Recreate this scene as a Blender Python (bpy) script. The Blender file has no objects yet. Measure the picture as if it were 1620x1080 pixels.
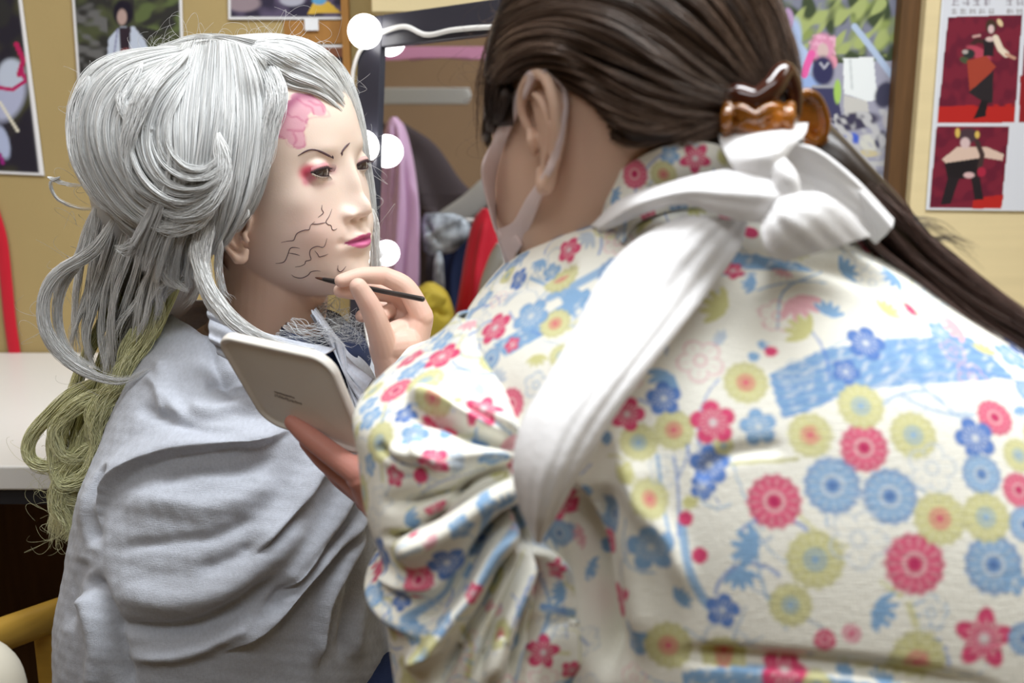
import bpy, bmesh, math, random
import numpy as np
from mathutils import Vector, Matrix
from mathutils.bvhtree import BVHTree
random.seed(5); RNG = np.random.default_rng(7)
S = bpy.context.scene
COL = S.collection

# ---------------------------------------------------------------- camera
CAMZ, PITCH, FPX = 1.10, math.radians(12.0), 1590.0
cam_d = bpy.data.cameras.new('camera'); cam = bpy.data.objects.new('camera', cam_d); COL.objects.link(cam)
cam.location = (0, 0, CAMZ); cam.rotation_euler = (math.pi/2 - PITCH, 0, 0)
cam_d.sensor_width = 36; cam_d.lens = 36*FPX/1620; cam_d.clip_start = .01
cam_d.dof.use_dof = True; cam_d.dof.focus_distance = .95; cam_d.dof.aperture_fstop = 5.0
S.camera = cam
# ---------------------------------------------------------------- light
w = bpy.data.worlds.new('world'); S.world = w; w.use_nodes = True
w.node_tree.nodes['Background'].inputs[0].default_value = (.86, .93, 1, 1)
w.node_tree.nodes['Background'].inputs[1].default_value = .40
S.view_settings.view_transform = 'Standard'; S.view_settings.look = 'None'
S.view_settings.exposure = 0.08; S.view_settings.gamma = 1; S.view_settings.use_curve_mapping = False

def area(name, loc, target, size, power, color):
    d = bpy.data.lights.new(name, 'AREA'); d.shape = 'RECTANGLE'; d.size, d.size_y = size
    d.energy = power; d.color = color
    o = bpy.data.objects.new(name, d); COL.objects.link(o); o.location = loc
    o.rotation_euler = (Vector(target)-Vector(loc)).to_track_quat('-Z', 'Y').to_euler()
    return o
area('overhead_area_light', (.35, .62, 2.38), (.35, .62, 0), (1.3, .35), 33, (.93, .97, 1))
area('overhead_area_light', (-.2, -.5, 2.38), (-.25, .9, .9), (1.6, .5), 12, (.93, .97, 1))
area('overhead_area_light', (-1.1, .6, 2.38), (-1.1, .7, 0), (.5, 1.2), 9, (1, .97, .93))  # added unseen lamp, brightens the left side that the mirror reflects
area('overhead_area_light', (1.2, .5, 2.38), (.7, 1.1, .9), (.5, 1.2), 9, (1, .98, .93))

# ---------------------------------------------------------------- helpers
cp, sp = math.cos(PITCH), math.sin(PITCH)
def P(px, py, Y):                       # a point at depth Y whose picture is near (px, py)
    dx = (px-810)/FPX; dy = (540-py)/FPX
    yy = cp+dy*sp; zz = -sp+dy*cp
    return np.array([dx/yy*Y, Y, CAMZ+zz/yy*Y])
def PV(A):                              # rows (px,py,Y) -> points
    A = np.asarray(A, float); dx = (A[..., 0]-810)/FPX; dy = (540-A[..., 1])/FPX
    yy = cp+dy*sp; zz = -sp+dy*cp
    return np.stack([dx/yy*A[..., 2], A[..., 2], CAMZ+zz/yy*A[..., 2]], -1)
def proj(V):
    V = np.asarray(V); z = V[..., 2]-CAMZ
    d = V[..., 1]*cp - z*sp; u = V[..., 1]*sp + z*cp
    return np.stack([810+FPX*V[..., 0]/d, 540-FPX*u/d], -1)
def spl(A, n):                          # Catmull-Rom through the rows of A
    A = np.asarray(A, float)
    if len(A) < 3:
        t = np.linspace(0, 1, n)[:, None]; return A[0]*(1-t)+A[-1]*t
    B = np.vstack([2*A[0]-A[1], A, 2*A[-1]-A[-2]])
    s = np.linspace(0, len(A)-1, n); i = np.minimum(s.astype(int), len(A)-2); f = (s-i)[:, None]
    p0, p1, p2, p3 = B[i], B[i+1], B[i+2], B[i+3]
    return .5*((2*p1)+(-p0+p2)*f+(2*p0-5*p1+4*p2-p3)*f*f+(-p0+3*p1-3*p2+p3)*f**3)
def raw_mesh(name, V, F):
    V = np.ascontiguousarray(V, dtype=np.float32); F = np.ascontiguousarray(F, dtype=np.int32)
    me = bpy.data.meshes.new(name); k = F.shape[1]
    me.vertices.add(len(V)); me.vertices.foreach_set('co', V.ravel())
    me.loops.add(F.size); me.loops.foreach_set('vertex_index', F.ravel())
    me.polygons.add(len(F)); me.polygons.foreach_set('loop_start', np.arange(0, F.size, k, dtype=np.int32))
    try: me.polygons.foreach_set('loop_total', np.full(len(F), k, dtype=np.int32))
    except Exception: pass
    me.update(calc_edges=True); me.validate()
    return me
def setcol(me, C):
    C = np.asarray(C, dtype=np.float32)
    if C.shape[1] == 3: C = np.hstack([C, np.ones((len(C), 1), np.float32)])
    a = me.color_attributes.new('Col', 'FLOAT_COLOR', 'POINT'); a.data.foreach_set('color', C.ravel())
def finish(me, mat, smooth=True):
    if smooth: me.polygons.foreach_set('use_smooth', np.ones(len(me.polygons), bool))
    for m in (mat if isinstance(mat, (list, tuple)) else [mat]): me.materials.append(m)
    me.update(); return me
def link(name, me, parent=None):
    o = bpy.data.objects.new(name, me); COL.objects.link(o)
    if parent is not None:
        o.parent = parent; o.matrix_parent_inverse = Matrix.Translation(-parent.location)
    return o
def mk(name, V, F, mat, parent=None, col=None, smooth=True):
    me = raw_mesh(name, V, F)
    if col is not None: setcol(me, col)
    return link(name, finish(me, mat, smooth), parent)
def thing(name, label, cat, loc, group=None):
    o = bpy.data.objects.new(name, None); COL.objects.link(o); o.location = loc; o.empty_display_size = .05
    return tag(o, label, cat, group)
def tag(o, label, cat, group=None):
    o['label'] = label; o['category'] = cat
    if group: o['group'] = group
    return o
def struct(o): o['kind'] = 'structure'; return o
def join(parts):                        # [(V,F)] -> V,F
    Vs, Fs, n = [], [], 0
    for V, F in parts: Vs.append(np.asarray(V)); Fs.append(np.asarray(F)+n); n += len(V)
    k = max(f.shape[1] for f in Fs)
    Fs = [f if f.shape[1] == k else np.hstack([f, f[:, -1:]]) for f in Fs]
    return np.vstack(Vs), np.vstack(Fs)
def gridF(nr, nc, closed):              # quads of an nr x nc grid, columns closed or not
    r = np.arange(nr-1)[:, None]; m = nc if closed else nc-1
    c = np.arange(m)[None, :]; c2 = (c+1) % nc
    return np.stack([r*nc+c, r*nc+c2, (r+1)*nc+c2, (r+1)*nc+c], -1).reshape(-1, 4)
def tube(pts, rad, n=24, ns=12, flat=1.0, cap=True, up=(0, 0, 1)):
    """closed round-ended tube; rad per control point; flat = second radius factor"""
    pts = np.asarray(pts, float); rad = np.ones(len(pts))*rad
    Q = spl(np.hstack([pts, rad[:, None]]), n); p = Q[:, :3]; r = np.maximum(Q[:, 3], 1e-5)
    T = np.gradient(p, axis=0); T /= np.linalg.norm(T, axis=1)[:, None]+1e-12
    if cap:
        a = np.linspace(math.pi/2, .15, 5)[:-1] if n else []
        pre = [(p[0]-T[0]*r[0]*math.sin(x), r[0]*max(math.cos(x), .02)) for x in a]
        post = [(p[-1]+T[-1]*r[-1]*math.sin(x), r[-1]*max(math.cos(x), .02)) for x in a[::-1]]
        p = np.vstack([[q[0] for q in pre], p, [q[0] for q in post]])
        T = np.vstack([[T[0]]*len(pre), T, [T[-1]]*len(post)])
        r = np.concatenate([[q[1] for q in pre], r, [q[1] for q in post]])
    u = np.asarray(up, float); U = np.zeros_like(p); prev = None
    for i in range(len(p)):
        v = (u if prev is None else prev); v = v-T[i]*np.dot(v, T[i])
        if np.linalg.norm(v) < 1e-6: v = np.cross(T[i], (1, .3, 0))
        prev = v/np.linalg.norm(v); U[i] = prev
    W = np.cross(T, U); th = np.linspace(0, 2*math.pi, ns, endpoint=False)
    V = p[:, None]+r[:, None, None]*(np.cos(th)[None, :, None]*U[:, None]*flat+np.sin(th)[None, :, None]*W[:, None])
    V = V.reshape(-1, 3); F = gridF(len(p), ns, True)
    k = len(V); V = np.vstack([V, p[0], p[-1]]); i = np.arange(ns); j = (i+1) % ns
    F = np.vstack([F, np.stack([j, i, np.full(ns, k), np.full(ns, k)], -1)[:, [0, 1, 2, 3]],
                   np.stack([(len(p)-1)*ns+i, (len(p)-1)*ns+j, np.full(ns, k+1), np.full(ns, k+1)], -1)])
    return V, F
def ell(c, r, R=None, nu=20, nv=28):
    u = np.linspace(1e-3, math.pi-1e-3, nu)[:, None]; v = np.linspace(0, 2*math.pi, nv, endpoint=False)[None]
    V = np.stack([np.sin(u)*np.cos(v)*r[0], np.sin(u)*np.sin(v)*r[1], np.cos(u)*r[2]+0*v], -1).reshape(-1, 3)
    if R is not None: V = V@np.asarray(R).T
    return V+np.asarray(c), gridF(nu, nv, True)[:, ::-1]
def box(x0, x1, y0, y1, z0, z1, bev=0.0):
    bm = bmesh.new(); bmesh.ops.create_cube(bm, size=1)
    for v in bm.verts: v.co = Vector(((x0+x1)/2+v.co.x*(x1-x0), (y0+y1)/2+v.co.y*(y1-y0), (z0+z1)/2+v.co.z*(z1-z0)))
    if bev: bmesh.ops.bevel(bm, geom=bm.edges[:], offset=bev, segments=3, profile=.5, affect='EDGES')
    me = bpy.data.meshes.new('box'); bm.to_mesh(me); bm.free(); return me
def boxobj(name, dims, mat, parent=None, bev=0.0, M=None):
    me = box(*dims, bev=bev)
    if M is not None: me.transform(M)
    me.materials.append(mat); return link(name, me, parent)
def clean(V, F):                        # weld coincident corners through bmesh, fix normals
    bm = bmesh.new(); vs = [bm.verts.new(v) for v in V]
    for f in F:
        try: bm.faces.new([vs[i] for i in dict.fromkeys(f)])
        except ValueError: pass
    bmesh.ops.remove_doubles(bm, verts=bm.verts, dist=1e-6)
    bmesh.ops.recalc_face_normals(bm, faces=bm.faces)
    me = bpy.data.meshes.new('tmp'); bm.to_mesh(me); bm.free(); return me
def fuse(parts, voxel, smooth=3, fac=.5):   # union of closed shapes as one skin
    me = bpy.data.meshes.new('tmp'); V, F = join(parts)
    me = clean(V.tolist(), F.tolist())
    o = bpy.data.objects.new('tmp', me); COL.objects.link(o)
    m = o.modifiers.new('r', 'REMESH'); m.mode = 'VOXEL'; m.voxel_size = voxel
    if smooth:
        s = o.modifiers.new('s', 'SMOOTH'); s.factor = fac; s.iterations = smooth
    dg = bpy.context.evaluated_depsgraph_get(); dg.update()
    out = bpy.data.meshes.new_from_object(o.evaluated_get(dg))
    bpy.data.objects.remove(o); bpy.data.meshes.remove(me)
    V, F = mesh_np(out); bpy.data.meshes.remove(out); return V, F
def mesh_np(me):
    V = np.empty(len(me.vertices)*3, np.float32); me.vertices.foreach_get('co', V)
    me.calc_loop_triangles()
    lt = np.empty(len(me.polygons), np.int32); me.polygons.foreach_get('loop_total', lt)
    if (lt == 4).all():
        F = np.empty(len(lt)*4, np.int32); me.loops.foreach_get('vertex_index', F); F = F.reshape(-1, 4)
    else:
        F = np.empty(len(me.loop_triangles)*3, np.int32); me.loop_triangles.foreach_get('vertices', F); F = F.reshape(-1, 3)
    return V.reshape(-1, 3).astype(float), F
def vnormals(V, F):
    a, b, c = V[F[:, 0]], V[F[:, 1]], V[F[:, 2]]; n = np.cross(b-a, c-a)
    if F.shape[1] == 4: n = n+np.cross(c-a, V[F[:, 3]]-a)
    N = np.zeros_like(V)
    for k in range(F.shape[1]):
        for d in range(3): N[:, d] += np.bincount(F[:, k], n[:, d], len(V))
    return N/(np.linalg.norm(N, axis=1)[:, None]+1e-12)
def bvh(V, F): return BVHTree.FromPolygons([tuple(v) for v in V.tolist()], [tuple(dict.fromkeys(f)) for f in F.tolist()])
def hit(tree, px, py):
    d = P(px, py, 1.0)-np.array([0, 0, CAMZ])
    loc, n, i, dist = tree.ray_cast(Vector((0, 0, CAMZ)), Vector(d).normalized())
    if loc is None: return None, None
    n = np.array(n); 
    if np.dot(n, d) > 0: n = -n
    return np.array(loc), n
def smooth3(V, F, mask, it=2):
    return V
def loft(rows, nr, nc, flatfront=2.2, capends=True, front=.62):
    """rows (py, xl, xr, Ynear, thick[, bow]); closed loops, dense on the side facing -Y"""
    R = [list(r)+[0]*(7-len(r)) for r in rows]; R = spl(R, nr)
    kf = int(nc*front); th = np.concatenate([np.linspace(0, math.pi, kf, endpoint=False), np.linspace(math.pi, 2*math.pi, nc-kf, endpoint=False)])
    c, s = np.cos(th), np.sin(th); e = 2/flatfront
    cc = np.sign(c)*np.abs(c)**e; ss = np.sign(s)*np.abs(s)**e
    py, xl, xr, Yn, tk, bow, tilt = [R[:, i][:, None] for i in range(7)]
    Yc = Yn+tk/2; px = (xl+xr)/2-(xr-xl)/2*cc[None]; Y = Yc-tk/2*ss[None]
    Q = PV(np.stack([px, py+bow*cc[None]**2-tilt*cc[None], Yc+0*px], -1)); Q[..., 1] = Y
    V = Q.reshape(-1, 3); F = gridF(nr, nc, True)[:, ::-1]
    if capends:
        k = len(V); V = np.vstack([V, Q[0].mean(0), Q[-1].mean(0)]); i = np.arange(nc); j = (i+1) % nc
        F = np.vstack([F, np.stack([i, j, np.full(nc, k), np.full(nc, k)], -1), np.stack([(nr-1)*nc+j, (nr-1)*nc+i, np.full(nc, k+1), np.full(nc, k+1)], -1)])
    return V, F
def polydist(Q, line):                  # distance of points Q (n,2) to a polyline, param t, signed side
    line = np.asarray(line, float); best = np.full(len(Q), 1e9); tt = np.zeros(len(Q)); sg = np.zeros(len(Q)); L = len(line)-1
    for i in range(L):
        a, b = line[i], line[i+1]; d = b-a; l2 = (d@d)+1e-9
        t = np.clip(((Q-a)@d)/l2, 0, 1); r = Q-(a+t[:, None]*d); D = np.hypot(r[:, 0], r[:, 1]); m = D < best
        best[m] = D[m]; tt[m] = (i+t[m])/L; sg[m] = np.sign(d[0]*r[m, 1]-d[1]*r[m, 0])
    return best, tt, sg
def folds(V, F, lst):
    """lst: (polyline px, width px, height m, kind); raises or sinks the cloth along its own normal"""
    N = vnormals(V, F); Q = proj(V); A = np.zeros(len(V)); facing = np.clip(-(N[:, 1]*.9-N[:, 2]*.25)*2.5, 0, 1)
    for line, wd, amp, kind in lst:
        line = spl(line, 24); d, t, s = polydist(Q, line)
        end = np.clip(t/.18, 0, 1)*np.clip((1-t)/.18, 0, 1) if kind != 'g' else np.clip((1-t)/.3, 0, 1)
        end = end*end*(3-2*end)
        if kind == 's':                 # overlapping edge: steep on one side, long slope on the other
            x = d*s/wd; prof = np.where(x > 0, np.exp(-(x/.28)**2), np.exp(-(x/1.3)**2))
        else: prof = np.exp(-(d/wd)**2)
        A += amp*prof*end
    return V+N*(A*facing)[:, None]
def hashn(Q, k):                        # cheap smooth noise from sines
    r = np.random.default_rng(k); o = np.zeros(len(Q))
    for i in range(5):
        w_ = r.normal(size=Q.shape[1]); w_ /= np.linalg.norm(w_); o += np.sin((Q@w_)*(1+i*.6)+r.uniform(0, 6.28))/(1+i*.4)
    return o/2.6
# ---------------------------------------------------------------- materials
def pmat(name, color, rough=.6, spec=.5, metal=0, bump=None, noise_c=None, sss=0, vcol=False, sheen=0, emis=None, trans=0, coat=0, ior=1.45, aniso=0):
    m = bpy.data.materials.new(name); m.use_nodes = True; nt = m.node_tree; b = nt.nodes['Principled BSDF']
    b.inputs['Base Color'].default_value = (*color, 1); b.inputs['Roughness'].default_value = rough
    b.inputs['Specular IOR Level'].default_value = spec; b.inputs['Metallic'].default_value = metal
    b.inputs['IOR'].default_value = ior; b.inputs['Transmission Weight'].default_value = trans; b.inputs['Coat Weight'].default_value = coat
    b.inputs['Anisotropic'].default_value = aniso
    if sss:
        b.inputs['Subsurface Weight'].default_value = sss; b.inputs['Subsurface Scale'].default_value = .012
        b.inputs['Subsurface Radius'].default_value = (1, .35, .2)
    if sheen: b.inputs['Sheen Weight'].default_value = sheen; b.inputs['Sheen Roughness'].default_value = .5
    if emis: b.inputs['Emission Color'].default_value = (*emis[0], 1); b.inputs['Emission Strength'].default_value = emis[1]
    src = None
    if vcol:
        a = nt.nodes.new('ShaderNodeVertexColor'); a.layer_name = 'Col'; src = a.outputs[0]
    if noise_c:                          # (scale, stretch xyz, amount, darker colour factor)
        tc = nt.nodes.new('ShaderNodeTexCoord'); mp = nt.nodes.new('ShaderNodeMapping'); mp.inputs['Scale'].default_value = noise_c[1]
        nz = nt.nodes.new('ShaderNodeTexNoise'); nz.inputs['Scale'].default_value = noise_c[0]; nz.inputs['Detail'].default_value = 5
        nt.links.new(tc.outputs['Object'], mp.inputs[0]); nt.links.new(mp.outputs[0], nz.inputs['Vector'])
        mx = nt.nodes.new('ShaderNodeMix'); mx.data_type = 'RGBA'; mx.blend_type = 'MULTIPLY'
        rp = nt.nodes.new('ShaderNodeValToRGB'); k = noise_c[2]
        rp.color_ramp.elements[0].position = .3; rp.color_ramp.elements[0].color = (1-k, 1-k, 1-k, 1); rp.color_ramp.elements[1].position = .7; rp.color_ramp.elements[1].color = (1, 1, 1, 1)
        nt.links.new(nz.outputs['Fac'], rp.inputs[0]); mx.inputs['Factor'].default_value = 1
        if src: nt.links.new(src, mx.inputs['A'])
        else: mx.inputs['A'].default_value = (*color, 1)
        nt.links.new(rp.outputs[0], mx.inputs['B']); src = mx.outputs['Result']
    if src: nt.links.new(src, b.inputs['Base Color'])
    if bump:                            # (scale, strength, kind)
        tc = nt.nodes.new('ShaderNodeTexCoord')
        if bump[2] == 'weave':
            mp = nt.nodes.new('ShaderNodeMapping'); mp.inputs['Scale'].default_value = (.12, 1, 1)
            nz = nt.nodes.new('ShaderNodeTexNoise'); nz.inputs['Scale'].default_value = bump[0]; nz.inputs['Detail'].default_value = 2
            mp2 = nt.nodes.new('ShaderNodeMapping'); mp2.inputs['Scale'].default_value = (1, 1, .12)
            nz2 = nt.nodes.new('ShaderNodeTexNoise'); nz2.inputs['Scale'].default_value = bump[0]; nz2.inputs['Detail'].default_value = 2
            nt.links.new(tc.outputs['Object'], mp.inputs[0]); nt.links.new(mp.outputs[0], nz.inputs['Vector'])
            nt.links.new(tc.outputs['Object'], mp2.inputs[0]); nt.links.new(mp2.outputs[0], nz2.inputs['Vector'])
            ad = nt.nodes.new('ShaderNodeMath'); nt.links.new(nz.outputs['Fac'], ad.inputs[0]); nt.links.new(nz2.outputs['Fac'], ad.inputs[1]); h = ad.outputs[0]
        else:
            nz = nt.nodes.new('ShaderNodeTexNoise'); nz.inputs['Scale'].default_value = bump[0]; nz.inputs['Detail'].default_value = 4
            nt.links.new(tc.outputs['Object'], nz.inputs['Vector']); h = nz.outputs['Fac']
        bp = nt.nodes.new('ShaderNodeBump'); bp.inputs['Strength'].default_value = bump[1]; bp.inputs['Distance'].default_value = .002
        nt.links.new(h, bp.inputs['Height']); nt.links.new(bp.outputs[0], b.inputs['Normal'])
    return m
M = {}
M['wall'] = pmat('tan_wall_cloth', (.43, .325, .15), .9, .1, bump=(900, .25, 'weave'), noise_c=(3, (1, 1, 1), .08))
M['board'] = pmat('pale_board', (.70, .58, .34), .8, .2, noise_c=(6, (.3, 1, 8), .08), bump=(300, .15, 'n'))
M['wall_plain'] = pmat('brown_wall', (.30, .20, .12), .9, .1, noise_c=(2, (1, 1, 1), .15))
M['ceiling'] = pmat('ceiling_paint', (.6, .58, .54), .9, .1)
M['floor'] = pmat('dark_floor', (.10, .065, .045), .6, .3, noise_c=(5, (1, 4, 1), .3))
M['white_top'] = pmat('white_laminate', (.80, .79, .77), .35, .4)
M['black_edge'] = pmat('black_edge', (.02, .02, .025), .5)
M['post'] = pmat('brown_post', (.13, .065, .025), .6, .3, noise_c=(12, (6, 6, .6), .35))
M['orange_wood'] = pmat('orange_wood', (.42, .20, .05), .5, .4, noise_c=(10, (8, 8, .6), .25))
M['yellow_wood'] = pmat('yellow_wood', (.52, .31, .05), .4, .4, noise_c=(10, (1, 1, 10), .2))
M['photo'] = pmat('photo_print', (1, 1, 1), .35, .4, vcol=True)
M['paper'] = pmat('white_paper', (.80, .82, .86), .6, .3)
M['mirror'] = pmat('mirror_glass', (.86, .87, .9), .0, .5, metal=1)
M['black_frame'] = pmat('black_frame', (.028, .028, .04), .35, .5)
M['bulb'] = pmat('lit_bulb', (1, 1, 1), .3, emis=((1, .98, .95), 7))
M['cord'] = pmat('white_cord', (.75, .74, .72), .5)
M['red_cloth'] = pmat('red_cloth', (.55, .012, .03), .7, .2, sheen=.2)
M['purple_cloth'] = pmat('mauve_satin', (.58, .36, .55), .4, .4, sheen=.3)
M['grey_cloth'] = pmat('grey_cloth', (.45, .45, .43), .8, .2)
M['navy_cloth'] = pmat('navy_cloth', (.018, .028, .075), .75, .2, bump=(500, .3, 'n'))
M['yellow_cloth'] = pmat('yellow_cloth', (.55, .42, .05), .6, .3)
M['bluewhite'] = pmat('blue_white_cloth', (.6, .68, .75), .8, .2, noise_c=(30, (1, 1, 1), .9))
M['dark_cloth'] = pmat('dark_cloth', (.07, .055, .06), .8, .2)
M['pink_band'] = pmat('pink_band', (.72, .34, .55), .6, .2)
M['skin'] = pmat('skin', (.8, .6, .5), .48, .35, sss=.12, vcol=True, bump=(700, .06, 'n'))
M['shawl'] = pmat('pale_blue_gauze', (.535, .565, .64), .85, .15, sheen=.25, bump=(1500, .3, 'weave'), noise_c=(420, (1, .2, 1), .14))
M['eyewhite'] = pmat('eye_white', (.75, .72, .70), .15, .5)
M['iris'] = pmat('dark_iris', (.06, .04, .035), .1, .6)
M['dark_paint'] = pmat('black_face_paint', (.075, .05, .055), .7, .1)
M['silver_hair'] = pmat('silver_hair', (1, 1, 1), .33, .55, vcol=True)
M['brown_hair'] = pmat('brown_hair', (1, 1, 1), .34, .5, vcol=True)
M['mask'] = pmat('pale_pink_mask', (.74, .58, .56), .7, .3, sheen=.3, bump=(900, .3, 'n'))
M['kimono'] = pmat('floral_cotton', (1, 1, 1), .8, .15, vcol=True, sheen=.12, bump=(900, .25, 'weave'))
M['sash'] = pmat('white_cotton_sash', (.86, .85, .86), .7, .25, sheen=.3, bump=(160, .25, 'n'))
M['amber'] = pmat('tortoiseshell_plastic', (.80, .27, .03), .07, .6, noise_c=(45, (1, 1, 1), .93), trans=.5, coat=.6)
M['dark_amber'] = pmat('dark_tortoiseshell', (.06, .015, .008), .08, .6, coat=.6)
M['palette'] = pmat('cream_plastic', (.84, .80, .74), .35, .5)
M['brush'] = pmat('black_brush', (.025, .022, .022), .35, .5)
M['bristle'] = pmat('brown_bristle', (.12, .05, .03), .7)
M['cream_pad'] = pmat('cream_vinyl', (.62, .58, .48), .5, .4)
# ================================================================ the room
WY = 1.70
ZF, ZC = 0.0, 2.5
XL, XR, YF = -1.95, 2.3, -2.2
struct(boxobj('floor', (XL-.1, XR+.1, YF-.1, WY+.1, -.1, 0), M['floor']))
struct(boxobj('ceiling', (XL-.1, XR+.1, YF-.1, WY+.1, ZC, ZC+.1), M['ceiling']))
struct(boxobj('wall_back', (XL-.1, XR+.1, WY, WY+.1, 0, ZC), M['wall']))
struct(boxobj('wall_left', (XL-.1, XL, YF, WY, 0, ZC), M['wall_plain']))
struct(boxobj('wall_right', (XR, XR+.1, YF, WY, 0, ZC), M['board']))
struct(boxobj('wall_front', (XL-.1, XR+.1, YF-.1, YF, 0, ZC), M['board']))
# pale board that stands in front of the wall on the right, brown upright beside it
a = P(1458, 100, WY-.05)[0]; b_ = P(1420, 100, WY-.03)[0]
o = boxobj('wall_panel', (a, XR-.01, WY-.05, WY-.002, 0, ZC), M['board'], bev=.004); o['kind'] = 'structure'; o.name = 'wall_back.001'
o = boxobj('trim_1', (b_, a, WY-.03, WY-.002, 0, ZC), M['post'], bev=.002); struct(o)

def inpoly(Q, poly):
    poly = np.asarray(poly, float); x, y = Q[:, 0], Q[:, 1]; r = np.zeros(len(Q), bool); j = len(poly)-1
    for i in range(len(poly)):
        xi, yi = poly[i]; xj, yj = poly[j]
        r ^= ((yi > y) != (yj > y)) & (x < (xj-xi)*(y-yi)/(yj-yi+1e-9)+xi); j = i
    return r
def paint(Q, C, shapes):
    for s in shapes:
        k = s[0]
        if k == 'e':
            _, cx, cy, rx, ry, rot, c = s; t = math.radians(rot); dx, dy = Q[:, 0]-cx, Q[:, 1]-cy
            u = (dx*math.cos(t)+dy*math.sin(t))/rx; v = (-dx*math.sin(t)+dy*math.cos(t))/ry; m = np.clip((1.12-np.hypot(u, v))*3.2, 0, 1)
        elif k == 'p': m = inpoly(Q, s[1]).astype(float); c = s[2]
        elif k == 'l':
            d, _, _ = polydist(Q, s[1]); m = np.clip((s[2]-d)*1.2+.5, 0, 1); c = s[3]
        elif k == 'n':                  # mottled patch: (poly, colour, seed, scale)
            m = inpoly(Q, s[1])*np.clip(hashn(Q/s[4], s[3])*2+.3, 0, 1); c = s[2]
        C += (np.array(c)-C)*m[:, None]
    return C
def sheet_photo(name, corners, Y, shapes, base, label, group=None, border=(.78, .78, .8), step=1.6, bw=5, thick=.0015, inset=None):
    """a print on the wall: corners TL TR BR BL in the photograph; border painted white"""
    c = [np.array(k, float) for k in corners]
    nx = int(max(np.linalg.norm(c[1]-c[0]), 8)/step); ny = int(max(np.linalg.norm(c[3]-c[0]), 8)/step)
    s = np.linspace(0, 1, nx)[None, :, None]; t = np.linspace(0, 1, ny)[:, None, None]
    W = [P(k[0], k[1], Y) for k in c]
    V = ((1-t)*((1-s)*W[0]+s*W[1])+t*((1-s)*W[3]+s*W[2])).reshape(-1, 3)
    Q = proj(V); C = np.tile(np.array(base, float), (len(V), 1)); paint(Q, C, shapes)
    ss = (s+0*t).ravel()*np.linalg.norm(c[1]-c[0]); tt = (t+0*s).ravel()*np.linalg.norm(c[3]-c[0])
    if bw:
        e = np.minimum(np.minimum(ss, ss.max()-ss), np.minimum(tt, tt.max()-tt)); m = np.clip((bw-e)+.5, 0, 1)[:, None]; C = C*(1-m)+np.array(border)*m
    V2 = V+np.array([0, thick, 0]); n = len(V); F = gridF(ny, nx, False)[:, ::-1]
    F2 = F[:, ::-1]+n; idx = np.arange(n).reshape(ny, nx)
    rim = np.concatenate([idx[0, :], idx[1:, -1], idx[-1, -2::-1], idx[-2:0:-1, 0]]); r2 = np.roll(rim, -1)
    F3 = np.stack([rim, r2, r2+n, rim+n], -1)
    o = mk(name, np.vstack([V, V2]), np.vstack([F, F2, F3]), M['photo'], None, np.vstack([C, C]), smooth=False)
    return tag(o, label, 'poster' if 'poster' in name else 'photo', group)

WP = WY-.004
dk, ol, gn, wh, sk = (.022, .02, .03), (.06, .06, .03), (.10, .13, .05), (.50, .56, .68), (.5, .36, .3)
full = [(-100, -100), (1800, -100), (1800, 700), (-100, 700)]
sheet_photo('poster', [(-60, -160), (14, -160), (70, 278), (-60, 272)], WP, [
    ('n', full, ol, 3, 25), ('e', 10, 150, 30, 45, 20, (.42, .45, .62)), ('e', 18, 118, 22, 26, 0, wh), ('l', [(26, 70), (37, 95), (30, 118)], 4, (.45, .02, .10)), ('l', [(-5, 138), (20, 142), (40, 128), (34, 108)], 3, (.45, .02, .12)),
    ('e', 0, 20, 18, 24, 0, (.03, .03, .03)), ('l', [(0, 162), (28, 207)], 2.2, (.75, .72, .6)), ('e', 4, 225, 11, 28, -14, (.42, .48, .68)), ('l', [(0, 245), (5, 258)], 3, (.3, .02, .2))],
    dk, 'tall dark poster cut off at the photo edge, showing white sleeves with crimson trim', bw=4.5)
sheet_photo('poster', [(100, -200), (282, -200), (296, 290), (134, 292)], WP, [
    ('n', full, (.07, .08, .04), 5, 14), ('n', [(210, -20), (300, -20), (300, 60), (215, 40)], gn, 9, 10), ('n', [(120, 0), (170, 0), (170, 120), (125, 120)], (.13, .13, .13), 2, 8),
    ('p', [(172, 60), (190, 42), (212, 42), (228, 62), (250, 110), (262, 175), (165, 178), (168, 110)], wh), ('e', 195, 20, 17, 22, 0, (.012, .01, .02)), ('e', 193, 27, 8, 13, 0, (.42, .3, .27)),
    ('p', [(188, 44), (207, 42), (204, 90), (190, 90)], (.03, .02, .03)), ('l', [(186, 46), (180, 90)], 1.2, (.2, .2, .35)), ('e', 200, 82, 10, 6, 0, (.25, .08, .08)), ('e', 185, 220, 40, 50, 0, (.2, .22, .3))],
    (.03, .03, .028), 'poster of a dark haired figure in a pale open robe, behind the silver wig', bw=4.5)
sheet_photo('poster', [(358, -160), (560, -160), (548, 31), (361, 31)], WP, [
    ('n', full, (.1, .08, .14), 4, 12), ('e', 385, 5, 28, 14, 0, (.28, .22, .25)), ('e', 462, 0, 20, 10, 0, (.4, .4, .48)), ('p', [(486, 22), (500, -5), (520, 3), (540, 20)], (.65, .42, .06)), ('e', 505, 0, 12, 8, 0, (.12, .35, .6))],
    (.03, .025, .05), 'wide dark poster with yellow and blue dots of clothing, above the wig', bw=4.5)
sheet_photo('poster', [(470, 71), (546, 71), (552, 300), (474, 300)], WP, [
    ('n', full, (.08, .05, .06), 8, 10), ('p', [(470, 75), (545, 75), (545, 90), (470, 92)], (.22, .09, .05)), ('e', 515, 160, 22, 50, 0, (.12, .06, .08))],
    (.035, .025, .035), 'dark poster with thin white border mostly hidden behind the silver wig fringe', bw=3.5)
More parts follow.
